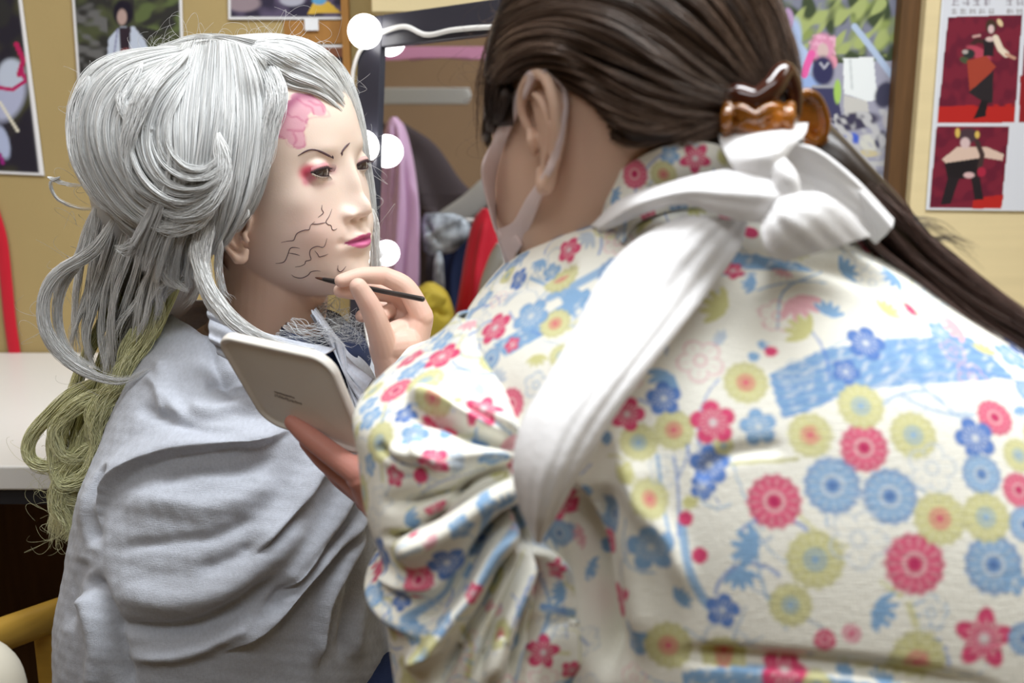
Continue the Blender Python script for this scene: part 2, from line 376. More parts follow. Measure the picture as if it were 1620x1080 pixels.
# right: outdoor picture beside the brown upright
bg = (.20, .21, .28)
sheet_photo('poster', [(1120, -150), (1438, -150), (1412, 300), (1108, 300)], WP, [
    ('n', [(1100, -160), (1450, -160), (1425, 110), (1100, 100)], (.25, .31, .10), 3, 16), ('n', [(1100, -160), (1450, -160), (1425, 110), (1100, 100)], (.05, .07, .035), 11, 13),
    ('n', [(1230, 20), (1400, -20), (1410, 90), (1240, 80)], (.36, .42, .16), 21, 8),
    ('p', [(1235, 105), (1425, 95), (1420, 300), (1235, 300)], (.33, .33, .42)), ('e', 1252, 72, 16, 45, 8, (.38, .48, .72)), ('e', 1270, 90, 12, 30, -30, (.42, .52, .75)), ('e', 1275, 135, 26, 18, 20, (.3, .42, .72)), ('e', 1246, 30, 10, 18, 0, (.45, .3, .5)),
    ('e', 1301, 76, 20, 24, 0, (.66, .27, .42)), ('n', [(1280, 55), (1322, 55), (1322, 100), (1280, 100)], (.75, .4, .55), 41, 4), ('l', [(1284, 85), (1276, 105), (1272, 118)], 6, (.75, .12, .38)), ('e', 1302, 80, 9, 12, 0, (.62, .46, .45)), ('e', 1318, 98, 7, 11, 0, (.72, .3, .4)),
    ('e', 1302, 112, 18, 24, 0, (.035, .035, .10)), ('l', [(1298, 100), (1304, 108), (1310, 100)], 2, (.4, .4, .48)), ('p', [(1284, 137), (1322, 137), (1332, 185), (1286, 190)], (.05, .05, .12)), ('l', [(1286, 137), (1320, 137)], 2, (.35, .36, .4)),
    ('e', 1325, 145, 6, 20, 0, (.35, .55, .12)), ('l', [(1352, 42), (1378, 75), (1410, 118)], 5, (.42, .52, .7)), ('p', [(1334, 92), (1382, 90), (1386, 135), (1395, 158), (1372, 160), (1335, 148)], (.78, .82, .84)), ('l', [(1345, 95), (1348, 140)], 2, (.6, .64, .66)),
    ('p', [(1335, 150), (1372, 160), (1375, 180), (1335, 182)], (.55, .54, .52)), ('e', 1400, 150, 16, 22, 20, (.05, .05, .09)), ('e', 1350, 192, 42, 14, -8, (.05, .045, .085)), ('e', 1312, 200, 12, 6, 0, (.35, .35, .45)),
    ('e', 1410, 190, 14, 18, 0, (.5, .48, .5)), ('e', 1305, 222, 14, 8, 0, (.3, .45, .2)), ('e', 1347, 222, 14, 13, 0, (.06, .12, .55)), ('e', 1375, 226, 17, 14, 20, (.6, .6, .55)), ('e', 1395, 222, 12, 16, 0, (.05, .05, .10)), ('e', 1365, 243, 30, 6, 0, (.55, .48, .3)),
    ('l', [(1335, 262), (1400, 258)], 4, (.5, .5, .5)), ('e', 1370, 275, 40, 8, 0, (.25, .26, .32)), ('n', [(1320, 180), (1420, 170), (1420, 300), (1320, 300)], (.5, .5, .52), 31, 6)],
    bg, 'bright outdoor poster with pale cloth and green bushes, beside the brown upright', border=(.70, .56, .40), bw=6)
# notice with the red studio photographs
WB = WY-.054
mar, red = (.17, .016, .035), (.42, .02, .018)
def glyphs(x0, x1, y, h, n, seed, c, skip=()):
    r = random.Random(seed); out = []
    for i in range(n):
        if i in skip: continue
        cx = x0+(x1-x0)*(i+.5)/n; w_ = (x1-x0)/n*.36
        for k in range(3): yy = y+(k-1)*h*.36+r.uniform(-1, 1); out.append(('l', [(cx-w_*r.uniform(.6, 1), yy), (cx+w_*r.uniform(.5, 1), yy)], .7, c))
        for k in range(2): xx = cx+r.uniform(-w_, w_)*.7; out.append(('l', [(xx, y-h*.5), (xx+r.uniform(-2, 2), y+h*.5)], .8, c))
    return out
notice = [(1497, -90), (1720, -95), (1700, 335), (1465, 332)]
sheet_photo('poster', notice, WB, [
    ('p', [(1500, 27), (1617, 23), (1605, 194), (1483, 194)], mar), ('p', [(1485, 168), (1606, 164), (1605, 194), (1483, 194)], red),
    ('n', [(1500, 27), (1617, 23), (1605, 168), (1485, 168)], (.12, .012, .03), 6, 9),
    ('l', [(1530, 78), (1545, 64), (1560, 66)], 3.5, (.05, .02, .02)), ('l', [(1540, 58), (1550, 56)], 2, (.5, .3, .28)), ('e', 1548, 84, 22, 9, 28, (.42, .06, .10)), ('e', 1533, 85, 10, 8, 0, (.02, .03, .03)), ('e', 1527, 82, 5, 3.5, 0, (.4, .35, .33)), ('e', 1526, 95, 8, 5, 20, (.06, .08, .04)),
    ('p', [(1556, 62), (1573, 60), (1572, 88), (1556, 88)], (.02, .015, .02)), ('p', [(1530, 96), (1560, 88), (1576, 106), (1534, 146)], (.33, .05, .03)), ('p', [(1532, 146), (1572, 112), (1570, 162), (1560, 164)], (.022, .018, .022)), ('p', [(1552, 160), (1563, 160), (1559, 184), (1540, 188)], (.015, .012, .015)),
    ('e', 1568, 42, 9, 12, 0, (.05, .03, .02)), ('e', 1568, 46, 5, 7, 0, (.62, .45, .45)), ('e', 1582, 36, 4, 7, -30, (.65, .5, .3)), ('l', [(1575, 60), (1583, 78), (1592, 86)], 5, (.7, .6, .48)), ('l', [(1592, 86), (1605, 92)], 2.5, (.5, .28, .2)), ('e', 1566, 62, 7, 4, 0, (.6, .45, .42)),
    ('p', [(1482, 200), (1597, 200), (1584, 330), (1470, 328)], mar), ('p', [(1540, 312), (1588, 308), (1584, 330), (1538, 330)], red), ('n', [(1482, 200), (1597, 200), (1584, 310), (1470, 328)], (.12, .012, .03), 8, 8),
    ('p', [(1490, 252), (1515, 232), (1560, 232), (1588, 244), (1586, 254), (1550, 248), (1545, 254), (1496, 258)], (.62, .46, .38)), ('p', [(1494, 258), (1550, 250), (1546, 280), (1500, 285)], (.015, .012, .015)), ('p', [(1500, 280), (1518, 280), (1504, 322), (1488, 324)], (.018, .014, .018)), ('p', [(1536, 280), (1550, 280), (1556, 316), (1542, 316)], (.018, .014, .018)),
    ('e', 1532, 214, 16, 12, 0, (.06, .035, .045)), ('e', 1527, 226, 8, 9, 0, (.6, .45, .45)), ('e', 1515, 210, 4, 8, 0, (.6, .42, .1)), ('e', 1546, 213, 4, 6, 0, (.6, .42, .1)), ('l', [(1546, 225), (1554, 245), (1550, 265)], 4, (.05, .03, .03)), ('e', 1533, 277, 9, 5, 0, (.6, .4, .4)), ('e', 1553, 272, 7, 8, 0, (.35, .02, .05)),
    ('p', [(1624, 22), (1720, 20), (1716, 194), (1612, 194)], mar), ('p', [(1614, 120), (1720, 120), (1716, 194), (1612, 194)], (.25, .015, .02))]
    + glyphs(1503, 1622, 3, 11, 7, 4, (.28, .26, .3), (4,)) + glyphs(1502, 1620, 18, 7, 8, 9, (.34, .33, .35), (5,)),
    (.62, .64, .70), 'white notice with red backed studio photos of a dancing and a crouching figure', border=(.70, .72, .76), bw=2, step=1.1)
# orange board, upright wooden strip, red ribbon on the left of the wall
o = boxobj('wooden_board', (P(450, 50, WY)[0], P(556, 50, WY)[0], WY-.003, WY-.001, P(0, 69, WY)[2], P(0, 33, WY)[2]), M['orange_wood']); tag(o, 'short orange wooden board between two posters above the wig', 'board')
x = P(547, 60, WY-.02)[0]; o = boxobj('wooden_strip', (x-.006, x+.006, WY-.022, WY-.006, P(0, 600, WY)[2], P(0, -60, WY)[2]), M['orange_wood'], bev=.001); tag(o, 'narrow upright wooden strip beside the black mirror frame', 'strip')
V, F = tube([P(-12, 330, WY-.006), P(2, 380, WY-.006), P(10, 450, WY-.006), P(16, 510, WY-.006), P(23, 558, WY-.006)], .011, n=30, ns=10, flat=.25, up=(0, 1, 0)); me = clean(V.tolist(), F.tolist()); finish(me, M['red_cloth']); tag(link('ribbon', me), 'red ribbon hanging down the wall above the white table', 'ribbon')
# small white tape at the top poster corner
pt = P(493, 38, WY-.006); o = boxobj('tape_piece', (pt[0]-.011, pt[0]+.011, WY-.0075, WY-.0065, pt[2]-.01, pt[2]+.008), M['paper']); tag(o, 'small white tape on the lower poster edge beside the lit bulb', 'tape')
# cream strip above the mirror
o = boxobj('shelf_board', (P(590, 10, 1.62)[0], P(1010, 10, 1.62)[0], 1.60, WY-.002, P(0, 20, 1.6)[2], P(0, 20, 1.6)[2]+.14), M['board'], bev=.003); tag(o, 'pale cream board fixed to the wall above the black mirror', 'board')

# ---------------------------------------------------------------- table
tb = thing('table', 'long white topped table with black edge against the tan wall', 'table', (-.3, 1.4, 0))
boxobj('tabletop', (-1.5, .9, 1.10, WY-.004, .69, .72), M['white_top'], tb, bev=.003)
boxobj('edge_band', (-1.5, .9, 1.104, WY-.01, .672, .69), M['black_edge'], tb)
boxobj('back_panel', (-1.45, .85, 1.62, 1.64, .05, .672), M['post'], tb)
for x in (-1.46, .86):
    for y in (1.15, 1.64): boxobj('leg', (x-.02, x+.02, y-.02, y+.02, 0, .672), M['black_edge'], tb)
# ---------------------------------------------------------------- mirror
TL, BL = P(607, 76, 1.48), P(590, 565, 1.42)
eu = (TL-BL)/np.linalg.norm(TL-BL); er = np.array([math.cos(math.radians(35)), -math.sin(math.radians(35)), 0.0])
er = er-eu*np.dot(er, eu); er /= np.linalg.norm(er); en = -np.cross(eu, er)
if en[1] > 0: en = -en
H = np.linalg.norm(TL-BL)+.03; Wm = .34; BL = BL-eu*.03
mir = thing('mirror', 'tall mirror in a black frame leaning at the wall behind both people', 'mirror', tuple(BL+er*Wm/2))
def slab(name, a0, a1, b0, b1, c0, c1, mat, parent, bev=.002):  # along er, eu, en from BL
    me = box(a0, a1, b0, b1, c0, c1, bev=bev)
    T = Matrix(((er[0], eu[0], en[0], BL[0]), (er[1], eu[1], en[1], BL[1]), (er[2], eu[2], en[2], BL[2]), (0, 0, 0, 1)))
    me.transform(T)
    bm = bmesh.new(); bm.from_mesh(me); bmesh.ops.recalc_face_normals(bm, faces=bm.faces); bm.to_mesh(me); bm.free()
    me.materials.append(mat); return link(name, me, parent)
slab('glass', 0, Wm, 0, H, -.004, 0, M['mirror'], mir, 0)
slab('frame', -.045, 0, -.02, H+.045, -.012, .006, M['black_frame'], mir)
slab('frame', Wm, Wm+.045, -.02, H+.045, -.012, .006, M['black_frame'], mir)
slab('frame', 0, Wm, H, H+.045, -.012, .006, M['black_frame'], mir)
slab('frame', 0, Wm, -.02, 0, -.012, .006, M['black_frame'], mir)
slab('backing', .01, Wm-.01, .01, H-.01, -.010, -.005, M['black_edge'], mir)
# bulbs on the left side of the frame, and their cord
def mpt(a, b, c): return BL+er*a+eu*b+en*c
def mray(px, py, c):                    # the point c in front of the mirror plane seen at (px,py)
    d = P(px, py, 1)-np.array([0, 0, CAMZ]); o_ = np.array([0, 0, CAMZ]); q = BL+en*c
    return o_+d*np.dot(q-o_, en)/np.dot(d, en)
bulbs = [(577, 50, 'uppermost'), (573, 232, 'second from the top, level with the eyes'), (573, 398, 'beside the lips'), (584, 574, 'lowest, below the hand')]
bp = []
for i, (bx, by, wd) in enumerate(bulbs):
    c = mray(bx, by, .026); bp.append(c)
    r_ = .0235 if i < 2 else .0185
    t = thing('light_bulb', 'round lit vanity bulb on the mirror frame, '+wd, 'bulb', tuple(c-en*.02), 'round vanity bulbs on the mirror frame')
    V, F = ell(c, (r_, r_, r_)); mk('globe', V, F, M['bulb'], t)
    V, F = tube([c-en*.0195, c-en*(r_-.004)], .010, n=4, ns=16); me = clean(V.tolist(), F.tolist()); finish(me, M['cord']); link('socket', me, t)
V, F = tube([bp[0]-en*.014+er*.016, mray(640, 42, .012), mray(675, 55, .01), mray(720, 47, .01), mray(790, 43, .01), mray(860, 52, .01)], .0035, n=60, ns=8); me = clean(V.tolist(), F.tolist()); finish(me, M['cord'])
link('cord', me, mir)
V, F = tube([bp[0]-en*.014-eu*.01, mray(567, 85, .01), mray(557, 130, .01), mray(566, 190, .01), bp[1]-en*.014], .003, n=40, ns=8); me = clean(V.tolist(), F.tolist()); finish(me, M['cord']); link('cord', me, mir)
V, F = tube([bp[1]-en*.014-eu*.01, mray(570, 300, .01), mray(574, 350, .01), bp[2]-en*.012], .003, n=40, ns=8); me = clean(V.tolist(), F.tolist()); finish(me, M['cord']); link('cord', me, mir)
V, F = tube([bp[2]-en*.012-eu*.01, mray(578, 470, .01), mray(580, 520, .01), bp[3]-en*.012], .003, n=40, ns=8); me = clean(V.tolist(), F.tolist()); finish(me, M['cord']); link('cord', me, mir)

# ---------------------------------------------------------------- things seen in the mirror
def refl(V): V = np.asarray(V, float); return V-2*((V-BL)@en)[..., None]*en
def garment(name, rows, fl, mat, label, cat='garment', hang=None):
    V, F = loft(rows, 90, 120); V = folds(V, F, fl); V = refl(V)
    me = clean(V.tolist(), F.tolist()); finish(me, mat); o = link(name, me); return tag(o, label, cat)
garment('hanging_robe', [(185, 618, 628, 2.35, .04), (205, 608, 642, 2.33, .08), (260, 602, 655, 2.31, .1), (330, 598, 663, 2.3, .12), (420, 596, 664, 2.3, .12), (500, 594, 662, 2.3, .12), (560, 594, 662, 2.3, .1)],
        [([(612, 200), (610, 280), (604, 400), (600, 540)], 5, -.012, 'x'), ([(628, 200), (632, 300), (626, 420), (622, 540)], 6, .014, 'x'), ([(640, 230), (648, 330), (640, 430), (636, 540)], 4, -.014, 'x'), ([(622, 190), (626, 250), (618, 330)], 4, -.01, 'x'), ([(652, 280), (657, 380), (652, 530)], 4, .01, 'x')],
        M['purple_cloth'], 'mauve satin robe hanging, seen in the mirror beside the bulbs')
garment('red_robe', [(330, 762, 775, 2.25, .03), (350, 748, 790, 2.24, .06), (400, 736, 790, 2.22, .08), (450, 728, 772, 2.2, .08), (520, 716, 755, 2.2, .08), (570, 712, 750, 2.2, .06)],
        [([(770, 340), (755, 420), (740, 540)], 5, .01, 'x')], M['red_cloth'], 'crimson robe hanging, seen in the mirror left of the face mask')
garment('grey_robe', [(385, 785, 800, 2.1, .03), (410, 772, 815, 2.1, .06), (460, 757, 830, 2.1, .08), (560, 745, 840, 2.1, .08)], [([(800, 400), (780, 520)], 5, .01, 'x')], M['grey_cloth'], 'pale grey robe hanging, seen in the mirror below the face mask')
garment('folded_clothes', [(338, 672, 720, 2.36, .06), (352, 668, 742, 2.34, .08), (372, 669, 742, 2.33, .08), (395, 670, 722, 2.34, .07), (402, 680, 705, 2.36, .04)], [([(668, 380), (700, 360), (735, 345)], 5, .015, 'x'), ([(672, 350), (700, 390)], 4, -.012, 'x')], M['bluewhite'], 'crumpled blue and white clothes, seen in the mirror under the shelf')
garment('navy_jacket', [(350, 735, 752, 2.46, .03), (370, 715, 760, 2.46, .05), (420, 690, 752, 2.46, .05), (470, 700, 745, 2.46, .05), (560, 690, 740, 2.46, .05)], [([(740, 360), (715, 430), (720, 520)], 5, .012, 'x')], M['navy_cloth'], 'navy jacket hanging, seen in the mirror beside the red robe')
garment('brown_coat', [(330, 668, 690, 2.54, .04), (360, 660, 706, 2.54, .08), (420, 658, 712, 2.54, .08), (560, 660, 715, 2.54, .08)], [([(680, 350), (676, 430), (684, 540)], 5, .012, 'x')], M['dark_cloth'], 'dark coat hanging, seen in the mirror beside the mauve robe')
garment('white_shirt', [(398, 690, 698, 2.33, .02), (420, 686, 702, 2.32, .03), (480, 685, 704, 2.32, .03), (540, 684, 704, 2.32, .03)], [([(694, 410), (692, 520)], 3, .008, 'x')], M['bluewhite'], 'narrow white shirt hanging between dark coats, seen in the mirror')
garment('yellow_bundle', [(448, 672, 688, 2.15, .04), (460, 656, 704, 2.12, .1), (480, 648, 714, 2.1, .14), (505, 646, 720, 2.1, .14), (540, 650, 720, 2.12, .1)], [([(660, 500), (680, 470), (706, 480)], 6, .015, 'x'), ([(668, 510), (690, 490), (712, 505)], 5, -.015, 'x')], M['yellow_cloth'], 'shiny mustard yellow cloth bundle, seen in the mirror behind the hand')
# rail, white slat, scalloped pink band, dark curtain behind
V, F = tube([P(672, 352, 2.435), P(840, 345, 2.435)], .006, n=6, ns=10); V = refl(V); me = clean(V.tolist(), F.tolist()); finish(me, M['cord']); tag(link('clothes_rail', me), 'thin metal rail carrying robes, seen in the mirror', 'rail')
V, F = loft([(139, 598, 742, 2.9, .03), (152, 598, 746, 2.9, .03), (165, 598, 740, 2.9, .03)], 12, 40, 6); me = clean(refl(V).tolist(), F.tolist()); finish(me, M['grey_cloth']); tag(link('wall_slat', me), 'pale horizontal slat on the far wall, seen in the mirror', 'slat')
rows = [(74, 603, 800, 2.6, .01), (96, 603, 800, 2.6, .01)]
V, F = loft(rows, 14, 400, 8); Q = proj(V); dn = np.clip((Q[:, 1]-80)/16, 0, 1); V[:, 2] += dn*.010*np.abs(np.sin(Q[:, 0]*math.pi/11)); me = clean(refl(V).tolist(), F.tolist()); finish(me, M['pink_band']); tag(link('scalloped_bunting', me), 'pink scalloped bunting strip along the top of the mirror view', 'bunting')
garment('dark_curtain', [(195, 598, 640, 2.75, .04), (230, 598, 690, 2.75, .06), (300, 598, 745, 2.75, .06), (330, 598, 830, 2.75, .06), (560, 598, 830, 2.75, .06)], [([(640, 240), (700, 400)], 12, .02, 'x')], M['dark_cloth'], 'dark draped cloth behind the robes, seen in the mirror')
V, F = tube([P(706, 350, 2.6), P(742, 325, 2.6), P(770, 300, 2.6)], .03, n=10, ns=12, flat=.3, up=(0, 1, 0)); me = clean(refl(V).tolist(), F.tolist()); finish(me, M['grey_cloth']); tag(link('grey_sleeve', me), 'grey cloth strip slung across the dark curtain, seen in the mirror', 'cloth')

# ---------------------------------------------------------------- chair and cream pad at the lower left
ch = thing('wooden_chair', 'yellow wooden armchair the silver wigged person sits on', 'chair', (-.30, .95, 0))
rail = [P(-60, 1022, .92), P(20, 998, .96), P(100, 966, 1.0)]
V, F = tube([P(-70, 1030, .90), P(10, 1001, .95), P(110, 965, 1.02)], .014, n=20, ns=16, flat=1.3, up=(0, 0, 1)); me = clean(V.tolist(), F.tolist()); finish(me, M['yellow_wood']); link('armrest', me, ch)
boxobj('seat', (-.51, -.10, .86, 1.08, .40, .435), M['yellow_wood'], ch, bev=.01)
for x in (-.49, -.12):
    for y in (.88, 1.06): boxobj('leg', (x-.016, x+.016, y-.016, y+.016, 0, .40), M['yellow_wood'], ch, bev=.003)
zt = P(0, 1001, .95)[2]
boxobj('back_post', (-.515, -.49, .99, 1.02, .43, zt-.01), M['yellow_wood'], ch, bev=.003)
pd = thing('stool', 'cream padded stool cut off at the lower left corner', 'stool', (P(-38, 1100, .70)[0], .70, 0))
c = P(-38, 1100, .70); V, F = ell(c, (.036, .036, .046)); c0 = c.copy(); mk('cushion', V, F, M['cream_pad'], pd)
V, F = tube([(c[0], .70, 0.02), (c[0], .70, c[2]-.038)], .02, n=6, ns=16); me = clean(V.tolist(), F.tolist()); finish(me, M['black_edge']); link('pedestal', me, pd)
V, F = tube([(c[0], .70, 0.011), (c[0], .70, .012)], .01, n=3, ns=24); V[:, :2] = (V[:, :2]-c[:2])*9+c[:2]; me = clean(V.tolist(), F.tolist()); finish(me, M['black_edge']); link('foot', me, pd)
# ================================================================ people: heads
EYE = (.0712, .0312, .0025, .0120)
def almond(s, sg):                      # lid margins (radians of the ball) at sideways angle s
    a = np.abs(np.clip(s, -1, 1)); corner = np.where(s*sg > 0, .03, -.13)*a**1.5
    return corner+.27*(1-a**2.2)-.12, corner-.36*(1-a**2.4)-.12
def head_surface(nz=170, nt=220):
    """a woman's head, metres; x forward from the ear line, y to her left, z up from eye level"""
    T = np.array([  # z, front, back, halfwidth
        [.118, -.010, -.014, .002], [.1155, .020, -.045, .028], [.106, .043, -.066, .046], [.090, .064, -.082, .060], [.065, .080, -.094, .0695], [.035, .0875, -.099, .0735],
        [.010, .0880, -.099, .0735], [-.015, .0870, -.094, .0715], [-.040, .0880, -.080, .0690], [-.060, .0880, -.062, .0650], [-.080, .0860, -.044, .0580],
        [-.098, .0840, -.024, .0470], [-.110, .0790, -.004, .0340], [-.118, .0680, .016, .0200], [-.121, .0480, .036, .003]])
    q = spl(T, nz); th = np.linspace(0, 2*math.pi, nt, endpoint=False)
    c, s = np.cos(th), np.sin(th); e = 2/2.25
    z, f, b, w_ = [q[:, i][:, None] for i in range(4)]
    mid = b*.42+f*.58-.02; cc = np.sign(c)*np.abs(c)**e; ss = np.sign(s)*np.abs(s)**e
    x = np.where(c > 0, mid+(f-mid)*cc, mid+(mid-b)*cc); y = w_*ss; V = np.stack([x, y, z+0*x], -1).reshape(-1, 3)
    B = V.copy(); front = np.clip(B[:, 0]/.03, 0, 1)
    def g(c_, r, v, both=False):
        for sg in ((1, -1) if both else (1,)):
            d = (B-np.array([c_[0], c_[1]*sg, c_[2]]))*1000/np.array(r); m = np.exp(-(d**2).sum(1))*front
            V[:, 0] += v[0]/1000*m; V[:, 1] += v[1]*sg/1000*m; V[:, 2] += v[2]/1000*m
    g((.082, .031, .003), (30, 15, 10), (-8, 0, 0), True)           # sockets
    g((.084, .028, .020), (30, 17, 8), (1.8, 0, 0), True)           # brow
    g((.088, 0, .045), (30, 30, 22), (2.0, 0, 0))
    g((.088, 0, -.002), (30, 7, 13), (4.5, 0, 0))                   # nose
    g((.088, 0, -.018), (30, 8, 13), (10, 0, 0))
    g((.088, 0, -.034), (30, 8.5, 9), (16, 0, -1))
    g((.088, 0, -.041), (30, 7, 5), (5.5, 0, -2))
    g((.086, .013, -.0405), (30, 6, 5.5), (8, 3.2, -1), True)        # wings
    g((.088, .0065, -.0475), (30, 3.8, 2.6), (-6, 0, 3), True)    # nostril
    g((.088, 0, -.049), (30, 12, 3.5), (-1, 0, 0))
    g((.085, 0, -.067), (30, 26, 18), (6.0, 0, 0))                  # mouth region
    g((.085, 0, -.055), (30, 3, 6), (-1.2, 0, 0))
    g((.085, .0055, -.0612), (30, 7, 2.6), (4.0, 0, 0), True)       # upper lip
    g((.085, .013, -.0645), (30, 9, 2.5), (2.2, 0, 0), True)
    g((.085, 0, -.0715), (30, 14, 3.6), (5.5, 0, 0))                # lower lip
    g((.085, 0, -.0663), (30, 19, 1.1), (-3.6, 0, 0))               # the line between
    g((.083, .0235, -.066), (30, 4, 4), (-2.6, 0, 0), True)
    g((.084, 0, -.081), (30, 16, 5), (-2.2, 0, 0))
    g((.082, 0, -.101), (30, 17, 12), (8, 0, 0))                    # chin
    g((.068, .050, -.024), (22, 18, 15), (2.5, 2.5, 0), True)       # cheekbone
    g((.070, .040, -.052), (22, 17, 17), (3.0, 2.0, 0), True)
    for sg in (1, -1):                  # lids: skin drawn over the ball, almond opening pressed in
        c_ = np.array([EYE[0], EYE[1]*sg, EYE[2]]); dy, dz = V[:, 1]-c_[1], V[:, 2]-c_[2]; R_ = EYE[3]+.0011; rho = np.hypot(dy, dz); fr = V[:, 0] > .03
        xs = c_[0]+np.sqrt(np.clip(R_**2-rho**2, 0, 1)); k_ = .0012; mx = np.where(rho < R_, k_*np.logaddexp(np.clip(V[:, 0], -1, 1)/k_, xs/k_), V[:, 0])
        V[:, 0] = np.where(fr, mx, V[:, 0]); s_ = np.arcsin(np.clip(dy/R_, -1, 1))/1.12; el = np.arcsin(np.clip(dz/R_, -1, 1)); hi, lo = almond(s_, sg)
        ins = fr&(np.abs(s_) < .98)&(el < hi-.03)&(el > lo+.03)&(rho < R_); V[ins, 0] = c_[0]+.004
    F = gridF(nz, nt, True)[:, ::-1]
    k = len(V); V = np.vstack([V, V[:nt].mean(0), V[-nt:].mean(0)]); i = np.arange(nt); j = (i+1) % nt
    F = np.vstack([F, np.stack([j, i, np.full(nt, k), np.full(nt, k)], -1)[:, ::1], np.stack([(nz-1)*nt+i, (nz-1)*nt+j, np.full(nt, k+1), np.full(nt, k+1)], -1)])
    return V, F
def ear_parts(sg, flare=.30, s=1.0, at=(0, .066, 0)):
    """ear at the side sg (+1 her left); plane coordinates u back, w up, n outward"""
    o = np.array([at[0], at[1]*sg, at[2]]); u = np.array([-math.cos(flare), math.sin(flare)*sg, 0]); n = np.array([math.sin(flare), math.cos(flare)*sg, 0]); w_ = np.array([0, 0, 1.0])
    t = math.radians(10); u, w_ = u*math.cos(t)+w_*math.sin(t), w_*math.cos(t)-u*math.sin(t)
    q = lambda a, b, c: o+s*(u*a+w_*b+n*c)/1000
    parts = [tube([q(2, 0, 3), q(-2, 7, 5), q(-3, 17, 7), q(3, 27, 9), q(14, 31, 11), q(24, 26, 13), q(28, 14, 14), q(26, 0, 13), q(20, -12, 10), q(13, -21, 8), q(8, -26, 7)],
                  [x*s/1000 for x in (2.4, 2.5, 2.7, 2.9, 3.1, 3.2, 3.1, 2.8, 2.6, 3.4, 4.2)], n=60, ns=12),
             tube([q(8, -26, 7), q(2, -25, 5), q(0, -17, 3)], [x*s/1000 for x in (5.0, 4.6, 3.2)], n=20, ns=12, flat=.7, up=n),
             tube([q(10, 22, 9), q(18, 15, 11.5), q(20, 4, 11), q(16, -7, 9), q(10, -13, 7)], [x*s/1000 for x in (1.8, 2.6, 2.8, 2.8, 2.4)], n=40, ns=10),
             tube([q(-1, -6, 5), q(1, -1, 7), q(0, 3, 6)], [x*s/1000 for x in (3.0, 3.0, 2.2)], n=12, ns=10),
             tube([q(12, 24, 4), q(16, 8, 5), q(12, -8, 4), q(6, -20, 4)], [x*s/1000 for x in (11, 11.5, 8.5, 6)], n=30, ns=20, flat=.28, up=n),
             tube([q(4, 18, -6), q(8, 5, -6), q(6, -12, -6)], [x*s/1000 for x in (7, 9, 6)], n=20, ns=16)]
    return parts
def rotm(F_, pitch=0, roll=0):
    """columns: forward, left, up; pitch>0 lifts the face, roll>0 lowers her right"""
    f = np.array([math.cos(F_), math.sin(F_), 0]); l = np.array([-f[1], f[0], 0]); u = np.array([0, 0, 1.0])
    f, u = f*math.cos(pitch)+u*math.sin(pitch), u*math.cos(pitch)-f*math.sin(pitch)
    l, u = l*math.cos(roll)+u*math.sin(roll), u*math.cos(roll)-l*math.sin(roll)
    return np.stack([f, l, u], 1)
HV, HF = head_surface()

# ---------------------------------------------------------------- strands
def strands_mesh(Pts, rad, col, ns=3):
    """Pts (n,S,3), rad (n,S), col (n,S,3) -> V,F,C of thin tapering tubes"""
    n, k, _ = Pts.shape; T = np.gradient(Pts, axis=1); T /= np.linalg.norm(T, axis=2)[..., None]+1e-12
    up = np.array([.31, -.83, .46]); U = np.cross(T, up); U /= np.linalg.norm(U, axis=2)[..., None]+1e-9; W_ = np.cross(T, U)
    th = np.linspace(0, 2*math.pi, ns, endpoint=False)
    V = Pts[:, :, None]+rad[..., None, None]*(np.cos(th)[None, None, :, None]*U[:, :, None]+np.sin(th)[None, None, :, None]*W_[:, :, None])
    C = np.repeat(col[:, :, None], ns, 2); base = gridF(k, ns, True)
    F = (base[None]+(np.arange(n)*k*ns)[:, None, None]).reshape(-1, 4)
    return V.reshape(-1, 3), F, C.reshape(-1, 3)
class Hair:
    def __init__(self): self.v, self.f, self.c, self.n = [], [], [], 0
    def add(self, V, F, C): self.v.append(V); self.f.append(F+self.n); self.c.append(C); self.n += len(V)
    def build(self, name, mat, parent):
        return mk(name, np.vstack(self.v), np.vstack(self.f), mat, parent, np.vstack(self.c))
def cvar(n, k, rng, base, tip=None, var=.12):
    b = np.array(base); m = rng.normal(1, var, (n, 1, 1)); t = np.linspace(0, 1, k)[None, :, None]
    c = (b if tip is None else b*(1-t)+np.array(tip)*t)*m
    return np.clip(c+0*t, 0, 1)
